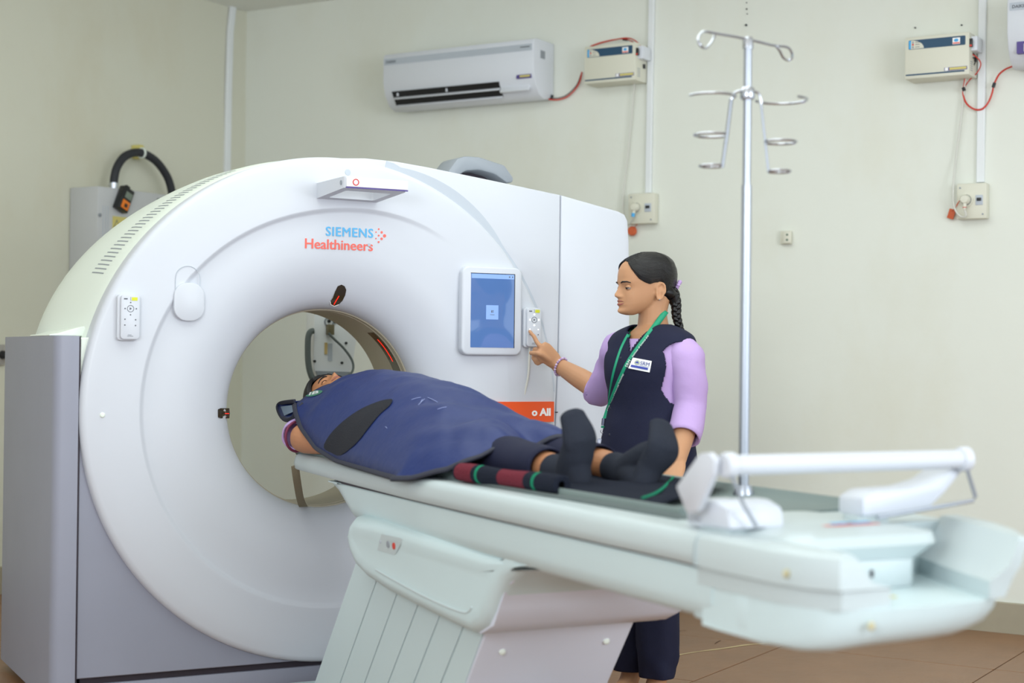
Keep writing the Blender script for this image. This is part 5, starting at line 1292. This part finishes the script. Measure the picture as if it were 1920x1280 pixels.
harness('wire_run', 'looping red wires between the right stabilizer and right air conditioner',
    [([(1817, 96, .08), (1820, 104, .07), (1816, 125, .05), (1810, 145, .03), (1807, 165, .02), (1806, 178, .02), (1813, 195, .02), (1828, 205, .02), (1842, 204, .02), (1853, 192, .02), (1860, 175, .02), (1864, 158, .02), (1873, 140, .03), (1885, 130, .05), (1899, 124, .09)], .0042, m_red),
     ([(1817, 98, .08), (1832, 108, .08), (1839, 120, .07), (1833, 135, .05), (1818, 150, .03), (1809, 162, .02)], .0026, m_red),
     ([(1817, 95, .08), (1827, 102, .08), (1830, 112, .07), (1823, 128, .05), (1813, 140, .03)], .0024, m_tape),
     ([(1816, 102, .08), (1824, 108, .08), (1829, 110, .07)], .0026, m_tape)], [((1806, 164), (1808, 170)), ((1862, 164), (1865, 155))], (-1.85, Y1, 2.3))
def otag(px, py, label, rnd):
    q = on(px, py, WF, 1, Y1-.02); A = thing('cord_tag', label, 'tag', WF, q)
    if rnd: mk('tag_disc', lathe([(0, -.008), (.020, -.008), (.024, -.002), (.024, .006), (0, .006)], q, 'y', 20), m_tag, A)
    else: mk('tag_plate', box(q.x, q.y, q.z, .030, .006, .044, .002, rot=Matrix.Rotation(math.radians(18), 4, 'Y')), m_tag, A)
    tie = [on(1197, 418, WF, 1, Y1-.03), on(1191, 424, WF, 1, Y1-.02), q+Vector((0, 0, .01))] if rnd else [on(1793, 385, WF, 1, Y1-.06), on(1799, 376, WF, 1, Y1-.06), on(1791, 390, WF, 1, Y1-.05), q+Vector((0, 0, .012))]
    mk('tag_string', tube(smooth(tie, 4), .0016, 6), m_tag, A)
otag(1185, 433, 'round orange tag hanging below the socket beside the scanner', True)
otag(1784, 401, 'orange card tag on the cord of the right socket', False)
q = on(1475, 445, WF, 1, Y1-.02); A = thing('wall_socket', 'small ivory two hole socket alone on the bare wall', 'socket', WF, (q.x, Y1, q.z-.03))
mk('socket_base', box(q.x-.006, Y1-.010, q.z, .055, .02, .062, .004), m_ivory, A)
mk('socket_face', box(q.x+.004, Y1-.024, q.z, .040, .012, .056, .004), m_ivory, A)
for dz in (.012, -.012): mk('socket_hole', lathe([(0, -.001), (.0055, -.001), (.0055, .001)], (q.x+.006, Y1-.0302, q.z+dz), 'y', 12), mat('socket_green', (110, 128, 112), .6), A)
# electrical cabinet, hose and meter on the left wall
def lq(px, py, off=0): return on(px, py, WF, 0, X0+off)
EP = thing('electrical_cabinet', 'pale grey electrical cabinet on the left wall behind the scanner', 'cabinet', WF, (X0, 6.0, 1.1))
e0 = lq(184, 358, .20); 
mk('cabinet_body', box(X0+.10, e0.y+.25, 1.56, .20, .50, .89, .006), mat('cabinet_grey', (196, 198, 200), .5), EP)
fx = X0+.2005
for k in range(3): mk('door_rib', box(fx, e0.y+.035+.017*k, 1.80, .003, .003, .22), m_accent, EP, flat=True)
mk('cabinet_lock', lathe([(0, .006), (.010, .005), (.010, 0)], (fx-.001, e0.y+.012, 1.86), 'x', 14), m_grey, EP)
mk('warning_label', box(fx, e0.y+.15, 1.825, .003, .10, .075), m_yel, EP, flat=True)
q = Vector((fx+.002, e0.y+.128, 1.825))
mk('warning_triangle', prism([(q.y-.022, q.z-.02), (q.y+.022, q.z-.02), (q.y, q.z+.022)], YZ, fx+.0014, fx+.0022), m_ink, EP, flat=True)
mk('warning_triangle_inner', prism([(q.y-.016, q.z-.016), (q.y+.016, q.z-.016), (q.y, q.z+.014)], YZ, fx+.002, fx+.0028), m_yel, EP, flat=True)
mk('vent_grille', box(fx, e0.y+.44, 1.965, .004, .05, .03), m_dgrey, EP, flat=True)
HS = thing('cable_hose', 'thick black hose arching over the electrical cabinet', 'hose', WF, (X0+.1, 6.1, 2.0))
hp = [lq(214, 350, .12), lq(214, 335, .12), lq(220, 312, .12), lq(236, 292, .12), lq(262, 286, .12), lq(290, 300, .12), lq(310, 325, .12), lq(320, 350, .12), lq(325, 385, .12), lq(325, 420, .12)]
mk('hose', tube(smooth(hp, 7), .0215, 14), m_hose, HS)
hb = lq(213, 350, .12)
mk('hose_fitting', tube([hb+Vector((0, 0, -.06)), hb+Vector((0, 0, .02))], .024, 16), m_chrome, HS)
cl = lq(266, 287, .12)
mk('hose_strap', tube([cl+Vector((math.cos(t)*.025, 0, math.sin(t)*.025)) for t in [2*math.pi*k/18 for k in range(18)]], .006, 6, True), m_cream, HS)
for px, py in ((258, 276), (260, 294)): mk('clamp', box(*lq(px, py, .03), .06, .034, .022, .003), m_yel, HS)
MT = thing('hand_meter', 'black and orange handheld meter clipped to the grey cabinet', 'meter', WF, lq(232, 374, .23))
mc = lq(232, 374, .225); Rm = Matrix.Rotation(math.radians(-24), 4, 'X')
def mb(dy, dz, sx, sy, sz, m__, n, dx=0): v = Rm @ Vector((dx, dy, dz)); mk(n, box(mc.x+v.x, mc.y+v.y, mc.z+v.z, sx, sy, sz, min(.005, sx*.3, sy*.3), rot=Rm), m__, MT)
mb(0, 0, .04, .075, .125, m_black, 'meter_body'); mb(.006, .022, .004, .045, .035, mat('lcd', (120, 132, 120), .4), 'display', .021)
mb(.004, -.030, .006, .05, .045, m_amber, 'keypad', .021); mb(.004, -.034, .004, .018, .018, m_black, 'dial', .026); mb(-.005, .066, .02, .03, .02, m_black, 'clip')
q = lq(2, 665, .02); A = thing('wall_socket', 'grey wall socket with a black plug at the left picture edge', 'socket', WF, (X0, q.y-.02, q.z-.05))
mk('socket_plate', box(X0+.008, q.y-.02, q.z, .016, .10, .10, .003), mat('plate_grey', (170, 166, 160), .5), A)
mk('black_plug', lathe([(0, .03), (.018, .028), (.022, 0)], (X0+.014, q.y+.012, q.z), 'x', 16), m_black, A)
